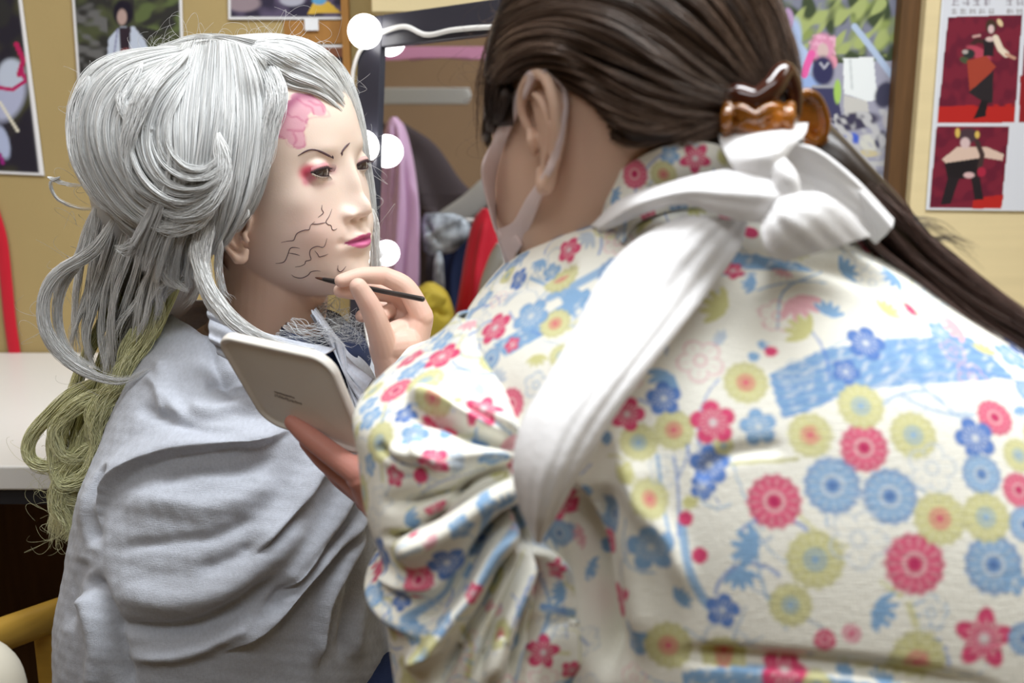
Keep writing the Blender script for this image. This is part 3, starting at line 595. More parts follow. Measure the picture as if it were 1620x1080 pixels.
def lock(h, guide, n, R0, rs, base, tip=None, k=30, wav=0.0, flat=.6, seed=0, fray=1.0, spread=None, ends=.55, world=False):
    """a lock of n strands around a guide given in (px,py,Y); R0 radius along it"""
    rng = np.random.default_rng(seed+11); G = spl(guide, k); G = G if world else PV(G)
    R = spl(np.array(R0 if hasattr(R0, '__len__') else [R0]*3, float)[:, None], k)[:, 0]
    R[:4] *= np.array([.25, .5, .75, .92])
    T = np.gradient(G, axis=0); T /= np.linalg.norm(T, axis=1)[:, None]; up = np.array([.05, -1, .1])
    U = np.cross(T, up); U /= np.linalg.norm(U, axis=1)[:, None]; W_ = np.cross(U, T)
    a = rng.uniform(0, 2*math.pi, n); r = np.sqrt(rng.uniform(0, 1, n)); t = np.linspace(0, 1, k)
    tw = rng.normal(0, .5, n)[:, None]*t[None]
    x = r[:, None]*np.cos(a[:, None]+tw); y = r[:, None]*np.sin(a[:, None]+tw)*flat
    ph = rng.uniform(0, 6.28, (n, 1)); fr = rng.uniform(1.5, 4, (n, 1))
    wx = wav*np.sin(fr*t[None]*6.28+ph); wy = wav*np.cos(fr*1.3*t[None]*6.28+ph*2)
    fly = rng.normal(0, 1, (n, 2, 1))*fray*.35*(t[None, None]**2)
    x = x+wx+fly[:, 0]; y = y+wy+fly[:, 1]*.6
    Pts = G[None]+R[None, :, None]*(x[..., None]*U[None]+y[..., None]*W_[None])
    tt = t[None]; L = rng.uniform(ends, 1, (n, 1)) if ends < 1 else np.ones((n, 1))
    idx = np.clip(tt*L, 0, 1)*(k-1); i0 = np.minimum(idx.astype(int), k-2); f = (idx-i0)[..., None]
    Pts = np.take_along_axis(Pts, i0[..., None], 1)*(1-f)+np.take_along_axis(Pts, i0[..., None]+1, 1)*f
    rad = rs*(1-.75*tt**3)*rng.uniform(.7, 1.2, (n, 1)); col = cvar(n, k, rng, base, tip)
    h.add(*strands_mesh(Pts, rad, col))
def sheet(h, guides, n, thick, rs, base, tip=None, k=34, clump=.6, K=None, seed=0, wob=.004, ends=.7, var=.12, lift=.004, tree=None, off=.003):
    """strands laid between neighbouring guides (px,py,Y); thick = depth spread in metres"""
    rng = np.random.default_rng(seed+31); G = np.stack([PV(spl(g, k)) for g in guides]); m = len(G)
    if tree is not None:                # lay the guides on the cap
        for gi_ in range(m):
            q = proj(G[gi_])
            for j_ in range(k):
                p, nn = hit(tree, q[j_][0], q[j_][1])
                if p is not None:
                    ln = np.linalg.norm(p-[0, 0, CAMZ]); lg = np.linalg.norm(G[gi_][j_]-[0, 0, CAMZ])
                    if ln-off-thick*.9 < lg: G[gi_][j_] = np.array([0, 0, CAMZ])+(G[gi_][j_]-[0, 0, CAMZ])*(ln-off-thick*.9)/lg
            for d_ in range(3): G[gi_][1:-1, d_] = np.convolve(G[gi_][:, d_], [.25, .5, .25], 'valid')
            for d_ in range(3): G[gi_][1:-1, d_] = np.convolve(G[gi_][:, d_], [.25, .5, .25], 'valid')
    u = rng.uniform(0, m-1, n); K = K or (m-1)*3
    uc = (np.floor(u/(m-1)*K)+.5)/K*(m-1); t = np.linspace(0, 1, k)[None]
    pull = clump*np.clip(t*1.6, 0, 1); uu = u[:, None]*(1-pull)+uc[:, None]*pull
    ker = np.clip(uu, 0, m-1.0001); i = ker.astype(int); f = (ker-i)[..., None]
    # smooth interpolation across guides
    def gi(ix): ix = np.clip(ix, 0, m-1); return G[ix, np.arange(k)[None]+0*ix]
    p0, p1, p2, p3 = gi(i-1), gi(i), gi(i+1), gi(i+2)
    Pts = .5*(2*p1+(-p0+p2)*f+(2*p0-5*p1+4*p2-p3)*f*f+(-p0+3*p1-3*p2+p3)*f**3)
    cid = np.floor(u/(m-1)*K).astype(int); cr = np.random.default_rng(seed+77); cl = cr.uniform(0, 1, (K+1, 3)); cph = cr.uniform(0, 6.28, (K+1, 3))
    depth = thick*(rng.uniform(0, 1, (n, 1))*.8+cl[cid, 0][:, None]*.5*np.clip(t*2, 0, 1))
    bulge = lift*np.sin(np.clip((u/(m-1)*K-cid), 0, 1)*math.pi)[:, None]
    view = Pts-np.array([0, 0, CAMZ]); view /= np.linalg.norm(view, axis=2)[..., None]
    Pts = Pts+view*(depth-bulge)[..., None]
    for d in range(3):
        Pts[..., d] += wob*np.sin(t*(4+3*cl[cid, 1][:, None])+cph[cid, d][:, None])*np.clip(t*1.5, 0, 1)+rng.normal(0, 1, (n, 1))*.0008+wob*.35*np.sin(t*9+rng.uniform(0, 6.28, (n, 1)))*t
    tt = t; L = rng.uniform(ends, 1, (n, 1))
    idx = tt*L*(k-1); i0 = np.minimum(idx.astype(int), k-2); f = (idx-i0)[..., None]
    Pts = np.take_along_axis(Pts, i0[..., None], 1)*(1-f)+np.take_along_axis(Pts, i0[..., None]+1, 1)*f
    rad = rs*(1-.7*tt**4)*rng.uniform(.7, 1.2, (n, 1)); col = cvar(n, k, rng, base, tip, var)*(.9+.2*cl[cid, 2])[:, None, None]
    h.add(*strands_mesh(Pts, rad, np.clip(col, 0, 1)))
# ================================================================ the silver wigged person
ZE = P(505, 275, .94)[2]
MC = np.array([-.229, .990, ZE]); MR = rotm(math.radians(-27), math.radians(3), math.radians(4))
per1 = thing('person', 'seated person with silver wig, pink petal face paint and pale blue shawl, chin raised', 'person', (-.30, .97, 0))
SK = np.array([.70, .47, .355])
def h2w(L): return np.asarray(L)@MR.T+MC
parts = [(h2w(HV), HF)]
for sg in (1, -1): parts += [(h2w(V), F) for V, F in ear_parts(sg, .35, .92, at=(.014, .0675, -.050))]
neck_c = h2w([[-.02, 0, -.05], [-.012, 0, -.10]])
parts.append(tube([h2w([-.022, 0, -.03]), h2w([-.016, 0, -.08]), P(430, 500, 1.0), P(405, 570, 1.0)], [.052, .053, .054, .062], n=24, ns=40))
parts.append(tube([h2w([.055, 0, -.100]), h2w([.020, 0, -.105]), P(440, 510, .985)], [.018, .028, .03], n=12, ns=24))
parts.append(tube([P(350, 680, 1.09), P(380, 640, 1.03), P(380, 650, .97), P(350, 690, .93)], [.035, .05, .05, .035], n=24, ns=24))
V1, F1 = fuse(parts, .00125, 5, .5)
# torso, arms, legs below the shawl
low = [tube([P(395, 640, 1.0), P(360, 760, .98), P(340, 960, .97), (-.30, .97, .545)], [.095, .115, .10, .10], n=20, ns=24),
       tube([P(350, 690, .93), P(290, 850, .90), P(380, 930, .90), P(480, 860, .90)], [.042, .038, .03, .022], n=24, ns=16),
       tube([P(340, 600, 1.12), P(330, 790, 1.08), P(450, 850, 1.02), P(510, 790, .93)], [.042, .038, .03, .022], n=24, ns=16),
       tube([(-.30, .92, .50), (-.10, .90, .505), (.06, .89, .49), (.08, .885, .08)], [.06, .058, .045, .036], n=24, ns=16),
       tube([(-.30, 1.03, .50), (-.10, 1.02, .505), (.06, 1.01, .49), (.08, 1.0, .08)], [.06, .058, .045, .036], n=24, ns=16),
       tube([(.08, .885, .045), (.17, .875, .035)], [.035, .028], n=8, ns=12), tube([(.08, 1.0, .045), (.17, .995, .035)], [.035, .028], n=8, ns=12)]
V2, F2 = fuse(low, .007, 3)
def paint_face(V, F):
    C = np.tile(SK, (len(V), 1)); Q = proj(V); N = vnormals(V, F); L = (V-MC)@MR
    cam_v = V-np.array([0, 0, CAMZ]); face = (np.einsum('ij,ij->i', N, cam_v) < 0)&(L[:, 0] > .0)
    pale = np.clip((L[:, 0]-.0)/.05, 0, 1)[:, None]*np.clip((L[:, 2]+.13)/.03, 0, 1)[:, None]
    C = C*(1-pale)+np.array([.83, .67, .575])*pale
    def blend(m, col, k=1.0):
        m = (np.clip(m, 0, 1)*k*face)[:, None]; C[:] = C*(1-m)+np.array(col)*m
    n1 = hashn(Q/9, 4); Qn = Q+np.stack([hashn(Q/7, 1), hashn(Q/7, 2)], -1)*2.0
    # blush on the cheek
    d = np.hypot((Q[:, 0]-495)/55, (Q[:, 1]-365)/45); blend(np.exp(-d*d), (.72, .40, .36), .35)
    # petals on the forehead
    blobs = [(455, 190, 20, 16, 30), (466, 200, 18, 14, 0), (480, 160, 22, 12, 15), (447, 206, 19, 13, -10), (462, 186, 18, 14, 40), (478, 170, 17, 13, 10), (499, 168, 20, 11, 35), (468, 218, 15, 14, 20), (473, 226, 11, 10, 0), (488, 158, 16, 9, 20), (462, 170, 16, 14, 0), (470, 188, 18, 16, 0), (452, 208, 16, 12, 0)]
    P0 = np.zeros(len(V)); E0 = np.zeros(len(V))
    for bi, (x, y, a, b, r) in enumerate(blobs):
        t = math.radians(r); dx, dy = Qn[:, 0]-x, Qn[:, 1]-y; u = (dx*math.cos(t)+dy*math.sin(t))/a; v = (-dx*math.sin(t)+dy*math.cos(t))/b; q = np.hypot(u, v)
        P0 = np.maximum(P0, np.clip((1.05-q)*7, 0, 1))
    for ln in [[(431, 207), (440, 214), (450, 220), (456, 232), (470, 234), (482, 230), (484, 218), (480, 208), (487, 198), (484, 190), (496, 186), (508, 184), (521, 182), (514, 170), (504, 160), (494, 154)], [(452, 178), (462, 186), (470, 184), (480, 190)], [(470, 158), (482, 166), (494, 170), (498, 180)], [(455, 205), (466, 206), (480, 208)], [(488, 160), (498, 165), (508, 168), (512, 176)], [(463, 210), (468, 220), (466, 230)]]:
        dd = polydist(Qn, spl(ln, 30))[0]; E0 = np.maximum(E0, np.exp(-(dd/1.8)**2))
    fine = np.clip((Q[:, 0]-424)/8, 0, 1)*np.clip((Q[:, 1]-138)/8, 0, 1)
    blend(P0*fine, (.72, .36, .46), .88); blend(E0*np.clip(P0+.4, 0, 1)*fine, (.55, .13, .24), .6)
    d = polydist(Q, [(440, 190), (456, 165), (475, 150), (492, 150)])[0]; blend(np.exp(-(d/9)**2)*P0, (.30, .05, .14), .8)
    # red eyeshadow
    d = np.hypot((Q[:, 0]-488)/16, (Q[:, 1]-273)/14); blend(np.exp(-d**4), (.60, .04, .10), .95); d = polydist(Q, [(484, 288), (500, 270), (514, 262)])[0]; blend(np.exp(-(d/6)**2), (.60, .08, .16), .7)
    d = polydist(Q, [(488, 284), (500, 272), (516, 266), (527, 268)])[0]; blend(np.exp(-(d/7)**2), (.62, .28, .32), .75)
    d = polydist(Q, [(490, 290), (508, 294), (525, 289)])[0]; blend(np.exp(-(d/5)**2), (.5, .25, .25), .4)
    # lips, in head coordinates
    x, z = L[:, 1], L[:, 2]; lw = .0225
    up = (np.abs(x) < lw)&(L[:, 0] > .06); tx = np.clip(np.abs(x)/lw, 0, 1)
    top = -.0665+.0066*(1-tx**1.6)-.0016*np.exp(-(x/.0035)**2); bot = -.0665-.0088*(1-tx**2.0)
    m = np.clip((top-z)/.0009, 0, 1)*np.clip((z-bot)/.0009, 0, 1)*up; lipm = m
    blend(m, (.62, .10, .30), .92); blend(m*np.exp(-((z+.0672)/.0016)**2), (.22, .02, .08), .9); blend(m*np.exp(-((x+.004)/.007)**2-((z+.0725)/.003)**2), (.9, .30, .52), .7)
    # nostrils: dark of the hollows painted into the skin colour
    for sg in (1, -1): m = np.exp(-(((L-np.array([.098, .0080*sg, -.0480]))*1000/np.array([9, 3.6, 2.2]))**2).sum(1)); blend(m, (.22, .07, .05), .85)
    # mole on the neck; the first blend has no effect
    blend(np.exp(-((Q[:, 0]-450)/13)**2-((Q[:, 1]-512)/200)**2)*0, (0, 0, 0))
    d = np.hypot(Q[:, 0]-454, Q[:, 1]-512); blend(np.exp(-(d/2.2)**4)*1.0, (.12, .05, .04), .9)
    face2 = np.exp(-(d/2.2)**4)[:, None]; C[:] = C*(1-face2)+np.array([.12, .05, .04])*face2
    return C
C1 = paint_face(V1, F1)
tree1 = bvh(V1, F1)
# thin painted lines laid on the skin
extra = []
def on_face(line, r, taper=True, lift=.0002, n=None):
    pts = []; n = n or max(8, int(sum(np.hypot(*(np.array(line[i+1])-line[i])) for i in range(len(line)-1))/2.5))
    for x, y in spl(line, n):
        p, nn = hit(tree1, x, y)
        if p is None or p[1] > 1.08: continue
        pts.append(p+nn*lift)
    if len(pts) < 3: return None
    k = len(pts); rr = r*(np.interp(np.linspace(0, 1, k), [0, .25, .75, 1], [.35, 1, 1, .35]) if taper else np.ones(k))
    return tube(pts, rr, n=k, ns=8)
z1 = lambda L_: [(380+x*.352, 120+y*.352) for x, y in L_]
cracks = [[(185, 748), (215, 742), (240, 738), (250, 715), (262, 703), (290, 692), (310, 690), (316, 672), (335, 655)], [(368, 580), (366, 600), (374, 615), (350, 635)], [(412, 598), (400, 630), (385, 655), (395, 668), (408, 672), (413, 690), (425, 692), (435, 685)], [(320, 665), (350, 665), (385, 658)],
          [(160, 842), (185, 840), (202, 830), (215, 800), (225, 775), (245, 770), (268, 775)], [(218, 795), (245, 800), (268, 806)], [(390, 730), (383, 755), (372, 770), (345, 765), (318, 778), (312, 800), (318, 825), (295, 832), (290, 845), (270, 855), (248, 858)],
          [(335, 785), (348, 800), (355, 812), (375, 808), (395, 800)], [(232, 893), (245, 903), (275, 908), (305, 895), (318, 880), (345, 875), (362, 878)], [(440, 850), (438, 868), (448, 880), (462, 872), (475, 855)]]
for c_ in cracks:
    t_ = on_face(z1(c_), .00036)
    if t_: extra.append(t_)
brows = [([(472, 246), (484, 239), (494, 236.5), (504, 239)], .0007), ([(497, 236), (508, 240), (518, 245), (527, 250)], .0010), ([(527, 251), (526, 246)], .0007),
         ([(539, 243), (545, 234), (553, 226)], .0009), ([(541, 246), (541, 240)], .0007)]
for l_, r_ in brows:
    t_ = on_face(l_, r_, n=24)
    if t_: extra.append(t_)
Ve, Fe = join(extra)
Vb, Fb = join([(V1, F1), (V2, F2), (Ve, Fe)])
Cb = np.vstack([C1, np.tile(SK, (len(V2), 1)), np.tile([.10, .06, .07], (len(Ve), 1))])
mk('body', Vb, Fb, M['skin'], per1, Cb)
# eyes: ball, lids with a lash line
def eye(sg, tag_):
    c = np.array([EYE[0], EYE[1]*sg, EYE[2]]); r = EYE[3]
    aim = np.array([1, -.50, -.26]); aim /= np.linalg.norm(aim)
    u, v = np.meshgrid(np.linspace(0, math.pi, 30), np.linspace(0, 2*math.pi, 40, endpoint=False), indexing='ij')
    X = np.stack([np.cos(u), np.sin(u)*np.cos(v), np.sin(u)*np.sin(v)], -1).reshape(-1, 3)
    ay = np.cross([0, 0, 1.0], aim); ay /= np.linalg.norm(ay); az = np.cross(aim, ay); Rm = np.stack([aim, ay, az], 1)
    o = mk('eyeball', h2w((X@Rm.T)*r+c), gridF(30, 40, True), M['eyewhite'], per1)
    ui = np.linspace(0, .62, 10); X = np.stack(np.broadcast_arrays(np.cos(ui)[:, None], np.sin(ui)[:, None]*np.cos(v[0])[None], np.sin(ui)[:, None]*np.sin(v[0])[None]), -1).reshape(-1, 3)
    mk('iris', h2w((X@Rm.T)*(r+.0004)+c), gridF(10, 40, True), M['iris'], o)
    # lids: patches of a slightly larger ball between the lid margin and the socket
    def lid(top):
        s = np.linspace(-1, 1, 41)*1.05; phi = s*1.10; hi, lo = almond(s, sg)
        m_ = hi if top else lo; e_ = m_+(.34 if top else -.22)
        k = np.linspace(0, 1, 14)[:, None]; el = m_[None]*(1-k)+e_[None]*k; rr = r+.0004+.0013*np.sin(np.clip(k*3.0, 0, 1)*1.57)-.0012*np.clip(k-.5, 0, 1)
        V = np.stack([np.cos(el)*np.cos(phi)[None], np.cos(el)*np.sin(phi)[None], np.sin(el)], -1)*rr[..., None]
        marg = (V[0]*1.03)+c; V = V.reshape(-1, 3)+c; Vi = (V-c)*.93+c; n_ = len(V)
        F = gridF(14, 41, False); Fr = np.stack([np.arange(40), np.arange(1, 41), np.arange(1, 41)+n_, np.arange(40)+n_], -1)
        return np.vstack([V, Vi]), np.vstack([F, F[:, ::-1]+n_, Fr]), marg
    Vt, Ft, mt = lid(True); Vl, Fl, ml = lid(False)
    Vx, Fx = join([(h2w(Vt), Ft), (h2w(Vl), Fl)]); Cx = paint_face(Vx, Fx)
    shade = np.array([.60, .27, .30]); Cx[:len(Vt)] = Cx[:len(Vt)]*.4+shade*.6
    mk('eyelid', Vx, Fx, M['skin'], per1, Cx)
    ls = [tube(h2w(mt), [.0005]+[.0009]*5+[.0006], n=30, ns=8)] if False else [tube(h2w(mt[::2]), .00105, n=30, ns=8), tube(h2w(ml[3:-3:2]), .00045, n=24, ns=8)]
    for i in range(3, 39, 2):
        p = mt[i]; out = (p-c)/np.linalg.norm(p-c); q1 = p+out*.004+np.array([0, 0, -.0015]); q2 = p+out*.0075+np.array([0, .001*sg, .0015])
        ls.append(tube(h2w([p, q1, q2]), [.00022, .00018, .00006], n=6, ns=5))
    for i in range(5, 37, 2):
        p = ml[i]; out = (p-c)/np.linalg.norm(p-c); ls.append(tube(h2w([p, p+out*.002+np.array([0, 0, -.0015]), p+out*.0035+np.array([0, 0, -.003])]), [.00018, .00014, .00005], n=5, ns=5))
    Vx, Fx = join(ls); mk('eyelashes', Vx, Fx, M['dark_paint'], per1)
eye(-1, 'near'); eye(1, 'far')
# ---------------------------------------------------------------- shawl
rows = [(516, 272, 552, .925, .15, 0, 37), (540, 252, 585, .885, .24, 0, 30), (580, 228, 598, .85, .27, 0, 18), (620, 205, 600, .83, .28, 0, 8), (670, 180, 600, .815, .29, 0, 0), (730, 158, 602, .80, .30), (800, 138, 605, .79, .30), (870, 122, 608, .79, .30),
        (940, 108, 612, .79, .30), (1010, 106, 616, .79, .30, 0, -8), (1080, 106, 618, .80, .29, 0, -30), (1140, 106, 618, .81, .28, 0, -58)]
V, F = loft(rows, 420, 620, 2.1, capends=False, front=.7)
fl = [([(150, 880), (158, 800), (195, 750), (269, 716), (355, 703), (410, 700), (470, 672)], 20, .016, 's'),
      ([(395, 880), (440, 830), (482, 781), (512, 735), (560, 705)], 15, .014, 's'), ([(440, 940), (482, 896), (525, 830), (552, 775), (580, 735)], 13, .014, 's'),
      ([(384, 994), (436, 948), (510, 862), (555, 804), (588, 755)], 10, -.008, 'x'), ([(345, 1035), (424, 988), (482, 919), (562, 827), (592, 780)], 13, .012, 's'),
      ([(150, 925), (269, 948), (355, 931), (436, 873), (500, 800)], 24, .010, 'x'), ([(160, 985), (281, 995), (367, 960), (450, 900)], 12, -.010, 'x'), ([(180, 1040), (300, 1030), (390, 985), (440, 950)], 12, .008, 'x'),
      ([(152, 1120), (160, 1020), (150, 960), (135, 935)], 16, .014, 'x'), ([(215, 1120), (190, 1020), (170, 950), (140, 905)], 12, -.010, 'x'),
      ([(500, 1060), (508, 1000), (516, 948), (548, 880), (585, 815)], 10, .012, 's'), ([(560, 1050), (566, 980), (580, 900), (598, 840)], 10, .006, 'x'), ([(535, 1050), (545, 970), (565, 880), (598, 800)], 7, -.006, 'x'),
      ([(149, 870), (152, 820), (165, 770), (185, 735)], 8, -.012, 'x'), ([(320, 612), (360, 602), (410, 600)], 9, -.006, 'x'), ([(290, 640), (340, 650), (400, 640), (440, 655)], 12, .006, 'x'), ([(255, 560), (262, 620), (300, 680)], 14, .006, 'x'),
      ([(310, 500), (330, 540), (345, 590), (380, 640)], 12, -.006, 'x'), ([(210, 640), (260, 660), (330, 690), (400, 690)], 12, -.006, 'x'),
      ([(180, 800), (250, 790), (330, 800), (400, 780), (440, 750)], 22, .006, 'x'), ([(300, 905), (370, 885), (430, 835), (470, 770)], 13, -.004, 'x'), ([(420, 1010), (470, 960), (520, 890), (560, 835)], 8, -.006, 'x'), ([(230, 590), (250, 620), (255, 660)], 9, .004, 'x'), ([(470, 700), (520, 690), (560, 700)], 9, -.005, 'x'), ([(385, 560), (400, 600), (440, 625)], 9, -.005, 'x'), ([(170, 870), (260, 860), (340, 850), (410, 815)], 12, -.004, 'x'), ([(240, 760), (300, 750), (380, 745), (440, 720)], 10, -.004, 'x'),
      ([(110, 1000), (118, 930), (135, 880)], 12, -.005, 'x')]
V = folds(V, F, fl)
N = vnormals(V, F); V = V+N*(.0016*hashn(V*42, 5)+.0006*hashn(V*90+1.5*hashn(V*20, 3)[:, None], 6)+.0004*hashn(V*260, 9))[:, None]
me = raw_mesh('shawl', V, F); finish(me, M['shawl']); sh = link('shawl', me, per1)
md = sh.modifiers.new('thick', 'SOLIDIFY'); md.thickness = .0015; md.offset = -1
# collar flap and loose corner in front of the neck, thin cloth strips with folds
def ribbon(name, L_, R_, mat, parent, nu=90, nv=26, bulge=0.0, thick=.0016, ripple=0, seed=0, bul_dir=(0, -1, .15), world=False, col=None, sub=None):
    """cloth between two edges given in (px,py,Y); bulge lifts the middle"""
    A, B = spl(L_, nu), spl(R_, nu); A, B = (A, B) if world else (PV(A), PV(B)); t = np.linspace(0, 1, nv)[None, :, None]; s = np.linspace(0, 1, nu)
    V = A[:, None]*(1-t)+B[:, None]*t; bz = np.asarray(bulge, float); bz = np.interp(s, np.linspace(0, 1, len(bz)), bz) if bz.ndim else bz*np.ones(nu)
    V = V+np.asarray(bul_dir)[None, None]*(np.sin(t*math.pi)*bz[:, None, None])
    if ripple:
        r = np.random.default_rng(seed)
        for k_ in range(3):
            f0 = r.uniform(1.5, 5); V = V+np.asarray(bul_dir)[None, None]*(ripple*np.sin(t*f0*6.28+r.uniform(0, 6)+s[:, None, None]*r.uniform(-5, 5)))/(k_+1)
    V = V.reshape(-1, 3); F = gridF(nu, nv, False)
    me = raw_mesh(name, V, F); finish(me, mat); o = link(name, me, parent); md = o.modifiers.new('thick', 'SOLIDIFY'); md.thickness = thick; md.offset = 0
    return o
ribbon('shawl_corner', [(330, 492, .885), (400, 520, .87), (470, 540, .865), (530, 552, .87)], [(345, 560, .85), (400, 585, .84), (450, 590, .85), (500, 570, .865)], M['shawl'], per1, bulge=.012, ripple=.003, seed=3)
ribbon('shawl_corner', [(492, 490, .93), (520, 530, .92), (552, 570, .91), (590, 600, .90)], [(545, 548, .90), (550, 590, .89), (555, 620, .88), (560, 650, .87)], M['shawl'], per1, bulge=.01, ripple=.002, seed=5)
ribbon('shawl_corner', [(500, 486, .95), (540, 540, .96), (580, 575, .96), (600, 610, .95)], [(492, 500, .93), (520, 545, .92), (545, 590, .91), (555, 640, .90)], M['shawl'], per1, bulge=.004, ripple=.002, seed=6)
# navy dress: collar and lap
V, F = loft([(508, 452, 540, .93, .14, 0, 10), (560, 440, 580, .90, .17), (640, 430, 585, .89, .18)], 50, 120, 2.2, capends=False); me = raw_mesh('d', V, F); finish(me, M['navy_cloth']); link('dress_collar', me, per1)
lap = [tube([(-.30, .92, .50), (-.10, .90, .51), (.06, .89, .50), (.08, .885, .32)], [.075, .075, .062, .07], n=30, ns=28), tube([(-.30, 1.03, .50), (-.10, 1.02, .515), (.06, 1.01, .50), (.08, 1.0, .32)], [.075, .075, .062, .07], n=30, ns=28),
       tube([(-.30, .97, .54), (-.30, .97, .62)], [.10, .10], n=10, ns=28)]
V, F = fuse(lap, .005, 6); N = vnormals(V, F); V = V+N*(.003*hashn(V*30, 12))[:, None]; mk('navy_dress', V, F, M['navy_cloth'], per1)

# ---------------------------------------------------------------- the wig
SV = (.76, .77, .77); SV2 = (.72, .73, .73); GR = (.88, .88, .46); GR2 = (.95, .95, .58)
hw = Hair()
# cap beneath the strands
L = HV.copy(); cL = np.array([-.012, 0, .022]); L = (L-cL)*np.array([1.09, 1.12, 1.12])+cL
V = h2w(L); keep = lambda p: (p[:, 2] > .098)|((p[:, 0] < .030+.22*np.clip(p[:, 2], -.05, .09))&((p[:, 2] > -.035)|(p[:, 0] < -.03)))
fm = keep(L)[HF].all(1); hw.add(V, HF[fm], np.tile([.62, .63, .64], (len(V), 1))); CAPS = [(V, HF[fm], 0)]
for c_, r_ in [((205, 205, .985), (.052, .05, .062)), ((255, 300, .965), (.065, .06, .075)), ((250, 400, .98), (.045, .05, .07))]:
    V, F = ell(P(*c_), r_); hw.add(V, F, np.tile([.62, .63, .64], (len(V), 1))); CAPS.append((V, F, 0))
capV, capF = join([(V_, F_) for V_, F_, _ in CAPS]); wtree = bvh(capV, capF)
A = [[(402, 78, .975), (424, 104, .935), (440, 140, .915), (434, 190, .905), (427, 245, .90), (414, 295, .895), (396, 330, .893), (378, 362, .897)],
     [(385, 74, .975), (402, 118, .92), (410, 180, .895), (402, 250, .885), (388, 310, .88), (365, 365, .885), (345, 392, .89)],
     [(360, 68, .975), (366, 118, .91), (366, 190, .88), (357, 260, .87), (345, 330, .87), (328, 385, .875), (312, 430, .88)],
     [(335, 66, .975), (330, 115, .91), (324, 190, .875), (315, 260, .865), (305, 330, .865), (290, 390, .87), (285, 450, .88)],
     [(312, 66, .975), (297, 115, .91), (285, 190, .875), (285, 260, .86), (272, 330, .86), (250, 385, .865), (235, 440, .87)],
     [(292, 70, .975), (264, 115, .915), (247, 190, .88), (248, 260, .865), (236, 325, .865), (215, 375, .87), (205, 400, .88)]]
sheet(hw, A, 9000, .010, .00031, SV, clump=.22, K=46, seed=1, wob=.0026, lift=.004, tree=wtree)
B = [[(300, 76, .985), (245, 78, .96), (180, 90, .94), (136, 122, .93), (113, 185, .925), (122, 250, .915), (150, 305, .905), (185, 350, .90), (222, 380, .89)],
     [(300, 80, .97), (245, 90, .93), (190, 108, .91), (150, 150, .90), (138, 212, .89), (155, 275, .885), (190, 325, .88), (232, 355, .87), (285, 368, .868)],
     [(302, 90, .95), (252, 108, .91), (208, 138, .89), (182, 190, .88), (185, 245, .87), (212, 295, .865), (250, 325, .86), (300, 335, .858), (350, 318, .86)],
     [(305, 100, .93), (268, 130, .895), (238, 170, .88), (228, 220, .87), (245, 265, .86), (280, 295, .855), (320, 300, .852), (352, 280, .856)],
     [(308, 108, .92), (285, 150, .885), (265, 195, .872), (268, 235, .862), (292, 262, .855), (325, 262, .852), (350, 240, .856)]]
sheet(hw, B[:3], 4800, .012, .00031, SV, clump=.25, K=26, seed=2, wob=.003, ends=.75, tree=wtree)
sheet(hw, B[2:], 2400, .008, .00031, SV2, clump=.25, K=16, seed=3, wob=.003, ends=.7, tree=wtree)
Cg = [[(396, 84, .972), (418, 104, .94), (438, 128, .925), (462, 140, .925), (492, 144, .93), (522, 160, .94), (546, 190, .96), (560, 235, .985), (570, 290, 1.0)],
      [(400, 76, .98), (432, 84, .945), (468, 102, .93), (500, 120, .935), (530, 145, .95), (552, 185, .975), (566, 240, 1.0), (578, 300, 1.01)],
      [(408, 68, .985), (450, 66, .965), (490, 80, .96), (524, 106, .965), (548, 145, .985), (565, 200, 1.0), (578, 270, 1.01), (588, 340, 1.01)],
      [(420, 64, 1.0), (462, 60, 1.0), (504, 78, 1.0), (538, 110, 1.0), (560, 160, 1.01), (576, 225, 1.02), (588, 300, 1.02), (592, 400, 1.02)],
      [(420, 66, 1.03), (470, 62, 1.04), (515, 84, 1.04), (548, 120, 1.04), (568, 180, 1.04), (580, 260, 1.04), (590, 350, 1.04), (590, 450, 1.03)]]
sheet(hw, Cg, 4800, .008, .00031, SV, clump=.2, K=26, seed=4, wob=.002, ends=.8, tree=wtree)
# crown over the top
D = [[(415, 82, .955), (360, 70, .955), (300, 76, .96), (250, 92, .95)], [(400, 80, .975), (350, 66, .975), (300, 68, .985), (240, 84, .98)], [(405, 70, 1.0), (350, 58, 1.01), (300, 62, 1.01), (240, 82, 1.0)], [(410, 66, 1.04), (350, 60, 1.05), (290, 70, 1.05), (230, 95, 1.03)]]
sheet(hw, D, 2600, .006, .00031, SV, clump=.2, K=20, seed=5, wob=.001, ends=.9, tree=wtree)
